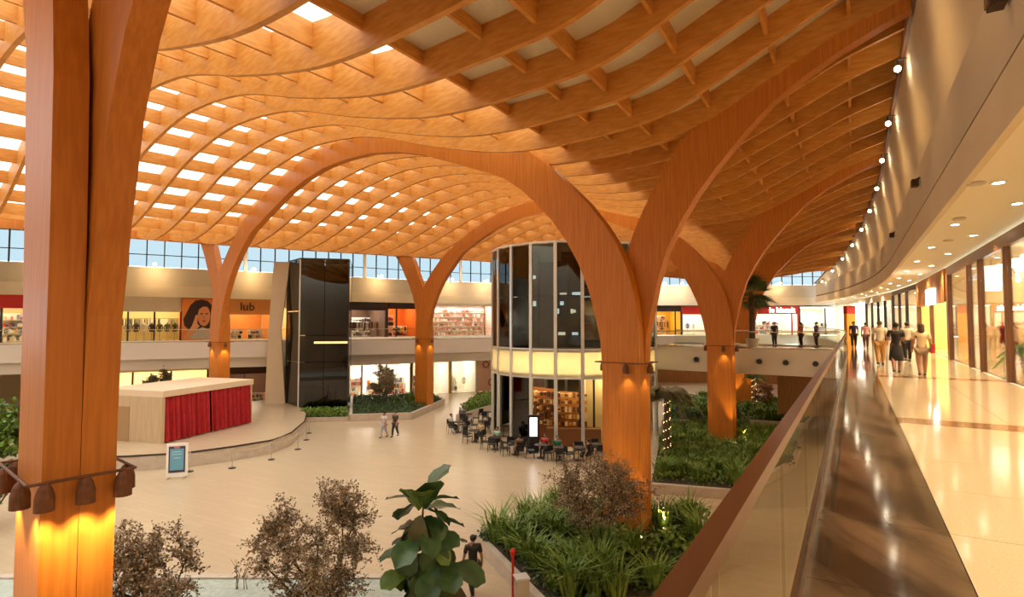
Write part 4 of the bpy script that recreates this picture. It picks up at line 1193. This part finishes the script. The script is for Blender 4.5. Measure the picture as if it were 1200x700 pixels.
cover(g2, 9000, GREENS[0], 4, r2, h=.45)
clumps(g2, 110, ['grass'], 6, 'grass bed before the footbridge', scale=(.9, 1.4))
clumps(g2, 22, ['low'], 16, 'grass bed before the footbridge', scale=(1, 1.6))
g3 = [G(x, y) for x, y in ((778, 499), (860, 498), (945, 503), (960, 484), (870, 470), (778, 473))]
r3, g3 = planter('lit grass bed under the footbridge', g3)
cover(g3, 7000, GREENS[0], 14, r3, size=.16, h=.4)
clumps(g3, 60, ['grass', 'low'], 7, 'lit bed under the footbridge', scale=(1.1, 1.7))
g4 = [G(x, y) for x, y in ((411, 494), (482, 492), (520, 475), (508, 469), (412, 471))]
r4, g4 = planter('pale-kerbed hedge planter round the slim column', g4, h=.55)
cover(g4, 7000, GREENS[1], 24, r4, z=.48, size=.15, h=.28)
clumps([G(x, y) for x, y in ((478, 484), (500, 476), (500, 471), (480, 472))], 5, ['tuft', 'low'], 27, 'hedge planter', z=.5, scale=(.95, 1.2), shrink=1)
g5 = [G(x, y) for x, y in ((352, 495), (408, 494), (408, 489.5), (350, 490.5))]
r5, g5 = planter('narrow green planter at the foot of the lift tower', g5, h=.35)
cover(g5, 2500, GREENS[0], 34, r5, size=.18, h=.5)
g7 = [(x, y) for x, y in (G(536, 494), G(580, 480), G(580, 472), G(562, 473))]
r7, g7 = planter('green planter strip behind the cafe tables', g7, h=.5)
cover(g7, 3500, GREENS[0], 44, r7, z=.45, size=.18, h=.7)
g6 = [(-15.5, 9.5), (-2.6, 9.5), (-2.2, 16.1), (-17.5, 16.1)]
TEAL = mat('teal_gravel', (.36, .40, .34), .7, col2=(.46, .50, .43), scale=7)
r6, g6 = planter('wide bed with grey-green gravel and bare shrubs', g6, h=.5, soil=TEAL)
m = MB(); m.box((0, 0, 0), (.75, .45, .02)); o = m.build('drain_cover', DARK, r6); o.location = (AT(284, 14.3)[0] - r6.location.x, 14.3 - r6.location.y, .47)
# dry multi-stem shrubs
def dry_tree(label, x, y, z0, h, rad, seed, stems=5, dens=1.0, mats=None, leaf=.07, cz=.55, cat='shrub', name='dry_shrub'):
    rg = random.Random(seed)
    root = thing(name, label, cat, (x, y, z0))
    w_, l_ = MB(), MB(); l_.cur = 0
    mats = mats or DRYL
    nodes = []
    for k in range(stems):
        th = 2 * math.pi * (k + rg.random() * .6) / stems
        p = Vector((math.cos(th) * .06, math.sin(th) * .06, 0)); d = Vector((math.cos(th) * .35, math.sin(th) * .35, 1)).normalized()
        path = [p.copy()]
        L = h * rg.uniform(.5, .65)
        for q in range(4):
            p = p + d * L / 4; d = (d + Vector((rg.gauss(0, .15), rg.gauss(0, .15), rg.gauss(0, .1)))).normalized(); path.append(p.copy())
        w_.tube(path, [.035, .03, .026, .022, .016], 5)
        nodes += path[2:]
    for _ in range(int(34 * dens)):
        u = Vector((rg.gauss(0, 1), rg.gauss(0, 1), rg.gauss(0, 1))).normalized() * rg.uniform(.55, 1.0)
        e_ = Vector((u.x * rad, u.y * rad, h * (cz + (1 - cz) * u.z)))
        a = min(nodes, key=lambda n_: (n_ - e_).length)
        md = (a + e_) / 2 + Vector((rg.gauss(0, .08), rg.gauss(0, .08), .1))
        w_.tube([a, md, e_], [.013, .009, .004], 4, False)
        for _t in range(16):
            v = rg.uniform(.25, 1.0)
            c = a.lerp(md, v * 2) if v < .5 else md.lerp(e_, (v - .5) * 2)
            d = Vector((rg.gauss(0, 1), rg.gauss(0, 1), rg.gauss(0, .8) + .1)).normalized() * rg.uniform(.18, .42) * (rad / 1.4)
            w_.tube([c, c + d], [.005, .002], 3, False)
            for q in range(9):
                l_.cur = 0 if rg.random() < .6 else 1
                leafquad(l_, c + d * (q + .5) / 9 + Vector((rg.gauss(0, .025), rg.gauss(0, .025), rg.gauss(0, .025))), leaf, rg, .1)
    w_.build('stems', BARK, root); l_.build('foliage', mats, root)
    return root
dry_tree('broad dry brown shrub beside the big-leaved fig', *AT(378, 13.4), .45, 3.7, 1.5, 2, 7, 3.2, leaf=.06, cz=.5)
dry_tree('grey-brown shrub close behind the massive lamp-ringed column', *AT(186, 12.6), .45, 2.95, 1.15, 3, 6, 2.6, leaf=.06, cz=.5)
dry_tree('sparse brown shrub half hidden by the massive lamp-ringed column', *AT(140, 12.0), .45, 3.2, .8, 33, 3, 1.6, leaf=.06)
dry_tree('umbrella-shaped brown shrub in the bed with the red post', *AT(700, 17.7), .36, 3.3, 1.9, 4, 7, 2.8, leaf=.06, cz=.62)
dry_tree('round-headed small tree in the hedge planter', *AT(450, 49.0), .5, 3.9, 1.25, 5, 4, 2.0, [DRYL[0], mat('grey_green', (.16, .15, .07), .6, col2=(.24, .22, .11), scale=4)], .12, cat='tree', name='small_tree')
dry_tree('dark small tree behind the stage box', *AT(190, 45.5), 0, 4.3, 1.3, 6, 3, 1.0, [DRYL[1], GREENS[1]], .14, cat='tree', name='small_tree')
dry_tree('feathery reddish shrub at the foot of the column behind the bridge', *AT(893, 47), .4, 2.6, .9, 7, 3, .7, [DRYL[0], colm(170, 100, 70)], .1)
dry_tree('leafy green bush on the hall floor behind the massive lamp-ringed column', *AT(-6, 21), 0, 5.2, 1.2, 8, 4, 1.2, GREENS, .22, cat='bush', name='green_bush')
tw = MB(); rgt = random.Random(3)
for k in range(5):
    x0 = rgt.uniform(-.2, .2); tw.tube([(x0, 0, 0), (x0 + rgt.uniform(-.1, .1), 0, .4), (x0 + rgt.uniform(-.2, .2), 0, .8)], [.012, .01, .004], 4)
    for q in range(8): leafquad(tw, (x0 + rgt.uniform(-.1, .1), rgt.uniform(-.05, .05), rgt.uniform(.3, .8)), .08, rgt)
o = tw.build('bare_twig_plant', DRYL[1]); o.location = (*AT(288, 15.4), .45); tag(o, 'thin bare twigs standing in the gravel bed', 'plant')
# big-leaved fig
FIGL = [mat('fig_leaf', (.04, .095, .035), .34, col2=(.075, .15, .05), scale=4), mat('fig_leaf_light', (.10, .20, .02), .4, col2=(.17, .26, .03), scale=4), mat('fig_leaf_olive', (.09, .085, .03), .45, col2=(.13, .12, .045), scale=4)]
def leaf_mesh(L, W, fold, droop):
    b = MB(); prof = [(0, .03), (.12, .38), (.3, .62), (.5, .86), (.68, 1.0), (.84, .88), (.94, .55), (1, .05)]
    vs = []
    for k, (u, w_) in enumerate(prof):
        x = L * u; z = -droop * u * u * L; wv = .04 * L * math.sin(k * 2.3)
        for v in (-1, -.5, 0, .5, 1):
            vs.append((x, v * W * w_ * .5, z + abs(v) * fold * W * w_ + (wv if abs(v) > .9 else 0)))
    fs = [(5*k+j, 5*k+5+j, 5*k+6+j, 5*k+1+j) for k in range(len(prof) - 1) for j in range(4)]
    return b.add(vs, fs)
fig = thing('fiddle_leaf_fig', 'tall fig plant with large glossy dark green leaves', 'plant', (*AT(497, 13.6), .45))
MB().tube([(0, 0, 0), (.05, .02, 1.2), (-.02, 0, 2.2), (.02, .03, 3.05)], [.05, .04, .03, .02], 7).build('stem', BARK, fig)
MB().tube([(0, 0, .3), (.3, .1, 1.2), (.42, .1, 2.0)], [.035, .03, .02], 7).build('stem', BARK, fig)
base_l = [leaf_mesh(.78, .62, .10, .25), leaf_mesh(.72, .52, .12, .45), leaf_mesh(.88, .66, .08, .3)]
metas = {}
rg = random.Random(12)
def fig_leaf(p, yaw, pitch, roll, v, mi, s_=1.0):
    if (v, mi) not in metas:
        o = base_l[v].build('leaf', FIGL[mi], fig, True); metas[(v, mi)] = o
    else:
        o = bpy.data.objects.new('leaf', metas[(v, mi)].data); COL.objects.link(o); o.parent = fig
    o.location = p; o.rotation_euler = (roll, -pitch, yaw); o.scale = (s_,) * 3
fig_leaf((0, 0, 3.0), R(25), R(62), 0, 2, 0, 1.1)
fig_leaf((.0, -.05, 2.95), R(-80), R(45), 0, 0, 1, 1.0)
fig_leaf((.08, -.05, 2.75), R(-60), R(72), 0, 2, 0, 1.05)
fig_leaf((-.1, .0, 2.7), R(-130), R(66), .2, 0, 1, 1.0)
fig_leaf((.25, -.1, 2.3), R(-70), R(-62), 0, 2, 0, 1.1)
fig_leaf((-.25, -.1, 2.2), R(-110), R(-58), 0, 2, 0, 1.05)
fig_leaf((0, 0, 2.95), R(172), R(16), .3, 2, 0, 1.0)
fig_leaf((.03, 0, 2.9), R(8), R(20), -.4, 2, 0, .95)
fig_leaf((.03, 0, 2.75), R(-20), R(2), -.3, 1, 0, 1.0)
for k in range(58):
    z = 2.8 - 2.6 * (k / 58) + rg.uniform(-.1, .1); yaw = k * 2.4 + rg.uniform(-.3, .3)
    off = .42 if k % 3 == 1 and z < 2.1 else 0
    r_ = rg.uniform(.05, .35)
    fig_leaf((off + math.cos(yaw) * r_, math.sin(yaw) * r_, z), yaw, R(rg.uniform(-70, 10)), rg.uniform(-.4, .4), rg.randrange(3), rg.choice([0, 0, 0, 0, 0, 2, 1]), rg.uniform(.85, 1.2))
# palms
def palm(label, x, y, z0, trunk_h, fr_len, n, seed, fan=False, m=None, lights=False, pot=False, tr=.16):
    rg = random.Random(seed)
    root = thing('palm_tree', label, 'palm', (x, y, z0))
    b = MB(); zs = [trunk_h * k / 10 for k in range(11)]
    b.tube([(0, 0, z) for z in zs], [tr * (1.15 - .3 * z / trunk_h) * (1 + .06 * (k % 2)) for k, z in enumerate(zs)], 9); b.build('trunk', BARK, root)
    if pot:
        MB().lathe([(.3, 0), (.42, .55), (.46, .6), (.4, .6)], (0, 0, 0), 14).build('pot', colm(225, 215, 200), root)
    f = MB()
    for k in range(n):
        th = 2.4 * k; el = R(rg.uniform(-25, 65)) if fan else R(rg.uniform(5, 60))
        L = fr_len * rg.uniform(.8, 1.1)
        d = Vector((math.cos(th), math.sin(th)))
        pts = []
        for q in range(7):
            u = q / 6
            rr = L * u * math.cos(el) * (1 - .1 * u); zz = trunk_h + L * u * math.sin(el) - (.75 if not fan else .35) * L * u * u
            pts.append(Vector((d.x * rr, d.y * rr, zz)))
        f.tube(pts, [.015] * 6 + [.005], 3, False)
        if fan:
            c = pts[3]; ax = (pts[4] - pts[2]).normalized(); sd = Vector((-d.y, d.x, 0)); nrm = ax.cross(sd)
            for j in range(15):
                a = R(-100 + 200 * j / 14); tip = c + (ax * math.cos(a) + sd * math.sin(a)) * L * .55 + Vector((0, 0, -.12 * L * abs(math.sin(a))))
                mid = c.lerp(tip, .5); s2 = (ax * -math.sin(a) + sd * math.cos(a)) * .035 * L
                f.add([c, mid + s2, tip, mid - s2], [(0, 1, 2, 3)])
        else:
            for j in range(22):
                u = .15 + .85 * j / 21; i_ = min(5, int(u * 6)); p = pts[i_].lerp(pts[i_ + 1], u * 6 - i_)
                for sg in (-1, 1):
                    sd = Vector((-d.y * sg, d.x * sg, -.55)).normalized() * (.42 * L * (1 - .55 * u)) + Vector((d.x, d.y, 0)) * .12
                    w2 = Vector((d.x, d.y, 0)) * .045
                    f.add([p - w2, p + w2, p + sd], [(0, 1, 2)])
    f.build('fronds', m or GREENS[1], root)
    if lights:
        l = MB()
        for k in range(int(trunk_h * 14)):
            z = .1 + k / 14 * 1.0; th = k * .93
            rr = tr * (1.2 - .3 * z / trunk_h) + .02
            if z < trunk_h - .1: l.ball((math.cos(th) * rr, math.sin(th) * rr, z), .022, 5, 4)
        o = l.build('string_lights', lamp_mat('string_bulb', (1, .62, .25), 5), root); o['kind'] = 'stuff'
    return root
palm('palm with drooping brown fronds and string lights on its trunk, in the grass bed', *G(782, 541), .36, 3.3, 2.3, 26, 3, m=mat('palm_brown', (.15, .12, .045), .6, col2=(.24, .19, .08), scale=4), lights=True)
palm('string-lit palm trunk behind the bridge near the feathery shrub', *AT(882, 48.5), .36, 2.6, 1.3, 10, 4, lights=True)
palm('potted fan palm with a dark green crown on the footbridge', *AT(881, 36.5), Z_UP, 3.55, 1.75, 26, 5, fan=True, pot=True, tr=.17)
palm('green potted shrub standing behind the boutique glass', *ST(21.3, -4.45), Z_UP, .9, 1.0, 16, 9, m=GREENS[0], pot=True, tr=.04)
# red post, bollard
rp = thing('red_post', 'slim red post with a small red head at the planter kerb', 'post', (*AT(601, 15.35), 0))
MB().lathe([(.10, 0), (.10, .03), (.035, .05), (.035, 1.35)], (0, 0, 0), 10).build('shaft', REDS, rp)
MB().lathe([(.035, 1.35), (.08, 1.4), (.08, 1.5), (.03, 1.56)], (0, 0, 0), 10).build('head', REDS, rp)
bo = thing('steel_bollard', 'square brushed steel bollard beside the red post', 'bollard', (*AT(611, 14.6), 0), .3)
MB().bb(-.16, .16, -.16, .16, 0, 1.12).build('body', STEEL, bo); MB().bb(-.18, .18, -.18, .18, 1.12, 1.16).build('cap', ALUM, bo)
# ---------------------------------------------------------------- cafe furniture
chair0 = thing('cafe_chair', 'black cafe chair at the pavilion tables', 'chair', (0, 0, 0), 0, 'cafe chairs round the pavilion')
MB().bb(-.22, .22, -.22, .22, .43, .47).build('seat', BLACK, chair0)
MB().bb(-.22, .22, .2, .23, .55, .88).build('backrest', BLACK, chair0)
for sx in (-1, 1):
    MB().tube([(sx * .2, -.2, .44), (sx * .22, -.22, 0)], .016, 5).build('leg', DARK, chair0)
    MB().tube([(sx * .2, .21, .86), (sx * .2, .2, .44), (sx * .22, .24, 0)], .016, 5).build('leg', DARK, chair0)
table0 = thing('cafe_table', 'small round dark cafe table by the pavilion', 'table', (0, 0, 0), 0, 'cafe tables round the pavilion')
MB().cyl((0, 0, 0), .38, .72, .75, 16).build('table_top', DBR, table0)
MB().cyl((0, 0, 0), .035, .03, .72, 8).build('pedestal', DARK, table0)
MB().cyl((0, 0, 0), .24, 0, .03, 12).build('foot', DARK, table0)
TABS = [(537, 507), (548, 497), (556, 518), (566, 506), (580, 527), (590, 512), (604, 533), (634, 537), (655, 540), (678, 540), (700, 536), (572, 494)]
rg = random.Random(21); ft = fc = True; CH = []
for k, (px, py) in enumerate(TABS):
    x, y = G(px, py)
    if ft: table0.location = (x, y, 0); ft = False
    else: dup(table0, (x, y, 0))
    a0 = rg.uniform(0, 6.28)
    for j in range(3 if k % 2 else 4):
        a = a0 + j * (2 * math.pi / (3 if k % 2 else 4)); r_ = .62
        cx, cy = x + math.cos(a) * r_, y + math.sin(a) * r_
        if (Vector((cx, cy)) - PC).length < PR + .3: continue
        rz = a - math.pi / 2
        if fc: chair0.location = (cx, cy, 0); chair0.rotation_euler = (0, 0, rz); fc = False
        else: dup(chair0, (cx, cy, 0), rz)
        CH.append((cx, cy, a))
# ---------------------------------------------------------------- people
SKIN = mat('skin', (.42, .22, .13), .6)
HAIRD = mat('hair_dark', (.02, .014, .01), .6); HAIRB = mat('hair_brown', (.10, .05, .02), .6)
def skinned(name, m, verts, edges, radii, parent, sub=1):
    me = bpy.data.meshes.new(name); me.from_pydata(verts, edges, []); me.materials.append(m)
    o = bpy.data.objects.new(name, me); COL.objects.link(o); o.parent = parent
    md = o.modifiers.new('skin', 'SKIN'); md.use_smooth_shade = True
    for k, r_ in enumerate(radii):
        sv = me.skin_vertices[0].data[k]; sv.radius = r_ if isinstance(r_, tuple) else (r_, r_); sv.use_root = (k == 0)
    ss = o.modifiers.new('sub', 'SUBSURF'); ss.levels = sub; ss.render_levels = sub
    return o
def person(label, x, y, z, rz, h=1.68, top=None, bottom=None, hair=HAIRD, pose='walk', skirt=False, longhair=False, shorts=False, arms='down', bag=None, stride=.13, shoes=None):
    root = thing('person', label, 'person', (x, y, z), rz)
    top = top or SHW; bottom = bottom or BLACK
    sit = pose == 'sit'
    zp = .53 if not sit else .29
    V = {}
    def v(n, a, b_, c, r_): V[n] = (Vector((a, b_, c)) * h, r_ * h)
    v('pelvis', 0, 0, zp, .078); v('waist', 0, .0, zp + .09, .070); v('chest', 0, .005, zp + .21, .085); v('shl', 0, 0, zp + .285, .055)
    v('neck', 0, .005, zp + .325, .032); v('jaw', 0, .015, zp + .355, .042); v('head', 0, .012, zp + .405, .055); v('crown', 0, .0, zp + .445, .038)
    E = [('pelvis', 'waist'), ('waist', 'chest'), ('chest', 'shl'), ('shl', 'neck'), ('neck', 'jaw'), ('jaw', 'head'), ('head', 'crown')]
    v('nose', 0, .072, zp + .385, .008); E.append(('head', 'nose'))
    for n, sx in (('l', -1), ('r', 1)):
        ph = stride * sx if pose == 'walk' else 0
        v('sh' + n, sx * .105, 0, zp + .28, .038)
        if arms == 'front':
            v('el' + n, sx * .135, .02, zp + .12, .027); v('wr' + n, sx * .07, .15, zp + .13, .019); v('ha' + n, sx * .04, .19, zp + .14, .021)
        else:
            v('el' + n, sx * .135, -.01 - ph * .3, zp + .11, .027); v('wr' + n, sx * .14, .05 - ph * .5, zp - .03, .019); v('ha' + n, sx * .138, .065 - ph * .5, zp - .075, .022)
        v('fi' + n, *(V['ha' + n][0] / h + (V['ha' + n][0] - V['wr' + n][0]) / h * .5), .010)
        v('th' + n, *(V['ha' + n][0] / h + Vector((-sx * .012, .022, -.012))), .007)
        E += [('shl', 'sh' + n), ('sh' + n, 'el' + n), ('el' + n, 'wr' + n), ('wr' + n, 'ha' + n), ('ha' + n, 'fi' + n), ('ha' + n, 'th' + n)]
        if sit:
            v('hi' + n, sx * .055, .02, zp - .01, .062); v('kn' + n, sx * .06, .25, zp - .01, .045); v('an' + n, sx * .06, .24, .04, .027); v('to' + n, sx * .062, .33, .018, .022)
        else:
            v('hi' + n, sx * .052, 0, .49, .062); v('kn' + n, sx * .055, .02 + ph * .45, .275, .044); v('an' + n, sx * .05, ph - .02, .045 + (.03 if ph < 0 else 0), .027); v('to' + n, sx * .055, ph + .07, .018, .022)
        E += [('pelvis', 'hi' + n), ('hi' + n, 'kn' + n), ('kn' + n, 'an' + n), ('an' + n, 'to' + n)]
    def make(name, m, names, edges, grow, sub=1):
        idx = {n: k for k, n in enumerate(names)}
        return skinned(name, m, [tuple(V[n][0]) for n in names], [(idx[a], idx[b_]) for a, b_ in edges], [V[n][1] * grow.get(n, grow['*']) for n in names], root, sub)
    names = ['pelvis'] + [n for n in V if n != 'pelvis']
    make('body', SKIN, names, E, {'*': 1.0})
    v('sll', *(V['shl'][0] / h).lerp(V['ell'][0] / h, 0), .04)
    for n in 'lr':
        p = V['sh' + n][0].lerp(V['el' + n][0], .75) / h; v('sl' + n, *p, .031)
    make('shirt', top, ['pelvis', 'waist', 'chest', 'shl', 'shl_', 'shr_', 'sll', 'slr'] if False else ['waist', 'pelvis', 'chest', 'shl2', 'sh_l', 'sh_r', 'sll', 'slr'],
         [('waist', 'pelvis'), ('waist', 'chest'), ('chest', 'shl2'), ('shl2', 'sh_l'), ('shl2', 'sh_r'), ('sh_l', 'sll'), ('sh_r', 'slr')], {'*': 1.16}) if False else None
    names2 = ['waist', 'pelvis', 'chest', 'shl', 'A', 'B', 'sll', 'slr']
    V['A'] = V['shl_l'] if 'shl_l' in V else (Vector((-.105, 0, zp + .28)) * h, .04 * h)
    V['B'] = (Vector((.105, 0, zp + .28)) * h, .04 * h)
    V['shl'] = (Vector((0, 0, zp + .285)) * h, .055 * h)
    idx = {n: k for k, n in enumerate(names2)}
    ed = [('waist', 'pelvis'), ('waist', 'chest'), ('chest', 'shl'), ('shl', 'A'), ('shl', 'B'), ('A', 'sll'), ('B', 'slr')]
    skinned('shirt', top, [tuple(V[n][0]) for n in names2], [(idx[a], idx[b_]) for a, b_ in ed], [V[n][1] * 1.18 for n in names2], root)
    if skirt:
        prof = [(.125, zp - .29), (.118, zp - .15), (.10, zp), (.088, zp + .07)]
        b = MB(); b.lathe([(r_ * h, zz * h) for r_, zz in prof], (0, 0, 0), 16, 1.0, .75); b.build('skirt', bottom, root, True)
    else:
        nm = ['pelvis', 'hil', 'knl', 'hir', 'knr'] + ([] if shorts else ['anl', 'anr'])
        ed = [('pelvis', 'hil'), ('hil', 'knl'), ('pelvis', 'hir'), ('hir', 'knr')] + ([] if shorts else [('knl', 'anl'), ('knr', 'anr')])
        if shorts:
            for n in 'lr':
                V['kn' + n] = (V['hi' + n][0].lerp(V['kn' + n][0], .55), V['hi' + n][1] * .98)
        idx = {n: k for k, n in enumerate(nm)}
        skinned('shorts' if shorts else 'trousers', bottom, [tuple(V[n][0]) for n in nm], [(idx[a], idx[b_]) for a, b_ in ed], [V[n][1] * 1.2 for n in nm], root)
    b = MB(); hz = (zp + .415) * h
    b.ball((0, -.012 * h, hz), (.056 * h, .062 * h, .052 * h), 12, 8)
    if longhair: b.lathe([(.045 * h, (zp + .27) * h), (.055 * h, (zp + .34) * h), (.052 * h, hz)], (0, -.03 * h, 0), 10, 1, .6)
    b.build('hair', hair, root, True)
    for n in 'lr':
        a = V['an' + n][0]; m = MB(); m.ball((a.x, a.y + .045 * h, .022 * h + max(0, a.z - .05 * h)), (.03 * h, .075 * h, .026 * h), 10, 6); m.build('shoe', shoes or DARK, root, True)
    if bag:
        side, bm = bag
        m = MB(); m.box((side * .17 * h, 0, (zp + .0) * h), (.10, .26, .28)); bo_ = m.build('bag', bm, root)
        m = MB(); m.tube([(side * .15 * h, -.08, (zp + .05) * h), (side * .10 * h, 0, (zp + .30) * h), (side * .15 * h, .08, (zp + .05) * h)], .012, 5); m.build('strap', bm, bo_)
    return root
HEAD = math.atan2(UY, UX) - math.pi / 2       # walking away along the gallery
def on_gal(px, py): return G(px, py, Z_UP)
person('woman in a black short-sleeved dress looking down at her hands', *on_gal(1051, 437), Z_UP, HEAD, 1.66, BLACK, mat('charcoal', (.03, .028, .03), .7), skirt=True, arms='front', hair=HAIRD)
person('walker in a pale top and tan trousers beside the woman in black', *on_gal(1032, 428), Z_UP, HEAD, 1.72, colm(235, 220, 195), colm(190, 140, 75), hair=HAIRB)
person('walker in a white shirt with an orange bag ahead of the woman in black', *on_gal(1064, 424), Z_UP, HEAD, 1.68, SHW, BLACK, bag=(-1, colm(205, 110, 45)))
person('woman in a pale top and grey shorts carrying a red bag', *on_gal(1081, 441), Z_UP, HEAD, 1.62, colm(238, 215, 170), colm(150, 130, 105), shorts=True, bag=(1, colm(190, 40, 55)), hair=HAIRB, longhair=True)
person('distant walker in a navy shirt near the gallery end', *on_gal(1001, 408), Z_UP, HEAD + math.pi, 1.72, colm(60, 50, 90), BLACK)
person('distant walker in a pink shirt near the black doorway', *on_gal(1015, 409), Z_UP, HEAD, 1.66, colm(215, 160, 170), colm(90, 60, 60))
person('person in dark clothes at the footbridge balustrade', *AT(907, 38.2), Z_UP, 2.2, 1.7, colm(50, 40, 40), BLACK, pose='stand')
person('person in a blue shirt standing on the far side of the footbridge', *AT(956, 37.4), Z_UP, 1.4, 1.7, colm(80, 80, 140), DBR, pose='stand')
person('person in an orange-brown shirt behind the bridge glass', *AT(938, 37.8), Z_UP, .6, 1.66, colm(170, 80, 40), DBR, pose='stand')
person('walker in pale grey clothes crossing the hall', *G(450, 513), 0, 2.6, 1.7, colm(200, 195, 200), colm(170, 165, 175), pose='walk')
person('walker in dark clothes beside the one in grey, crossing the hall', *G(463, 512), 0, 2.7, 1.72, colm(60, 55, 60), colm(50, 48, 52), pose='walk')
person('lone walker in black beside the big-leaved fig', *G(554, 699), 0, .35, 1.72, BLACK, mat('charcoal2', (.022, .02, .022), .7), stride=.17)
SEAT = [(1, 'white shirt', colm(225, 220, 210)), (6, 'grey shirt', colm(120, 120, 125)), (9, 'cream shirt', colm(215, 190, 150)), (14, 'pale green shirt', colm(170, 200, 175)), (18, 'brown shirt', colm(110, 80, 60)), (24, 'red shirt', colm(170, 50, 45)), (28, 'green shirt', colm(40, 120, 90)), (31, 'black shirt', colm(40, 36, 40))]
for k, nm, m in SEAT:
    if k < len(CH):
        cx, cy, a = CH[k]
        person('cafe guest in a %s seated at a pavilion table' % nm, cx, cy, .0, a + math.pi / 2, 1.68, m, BLACK, pose='sit')
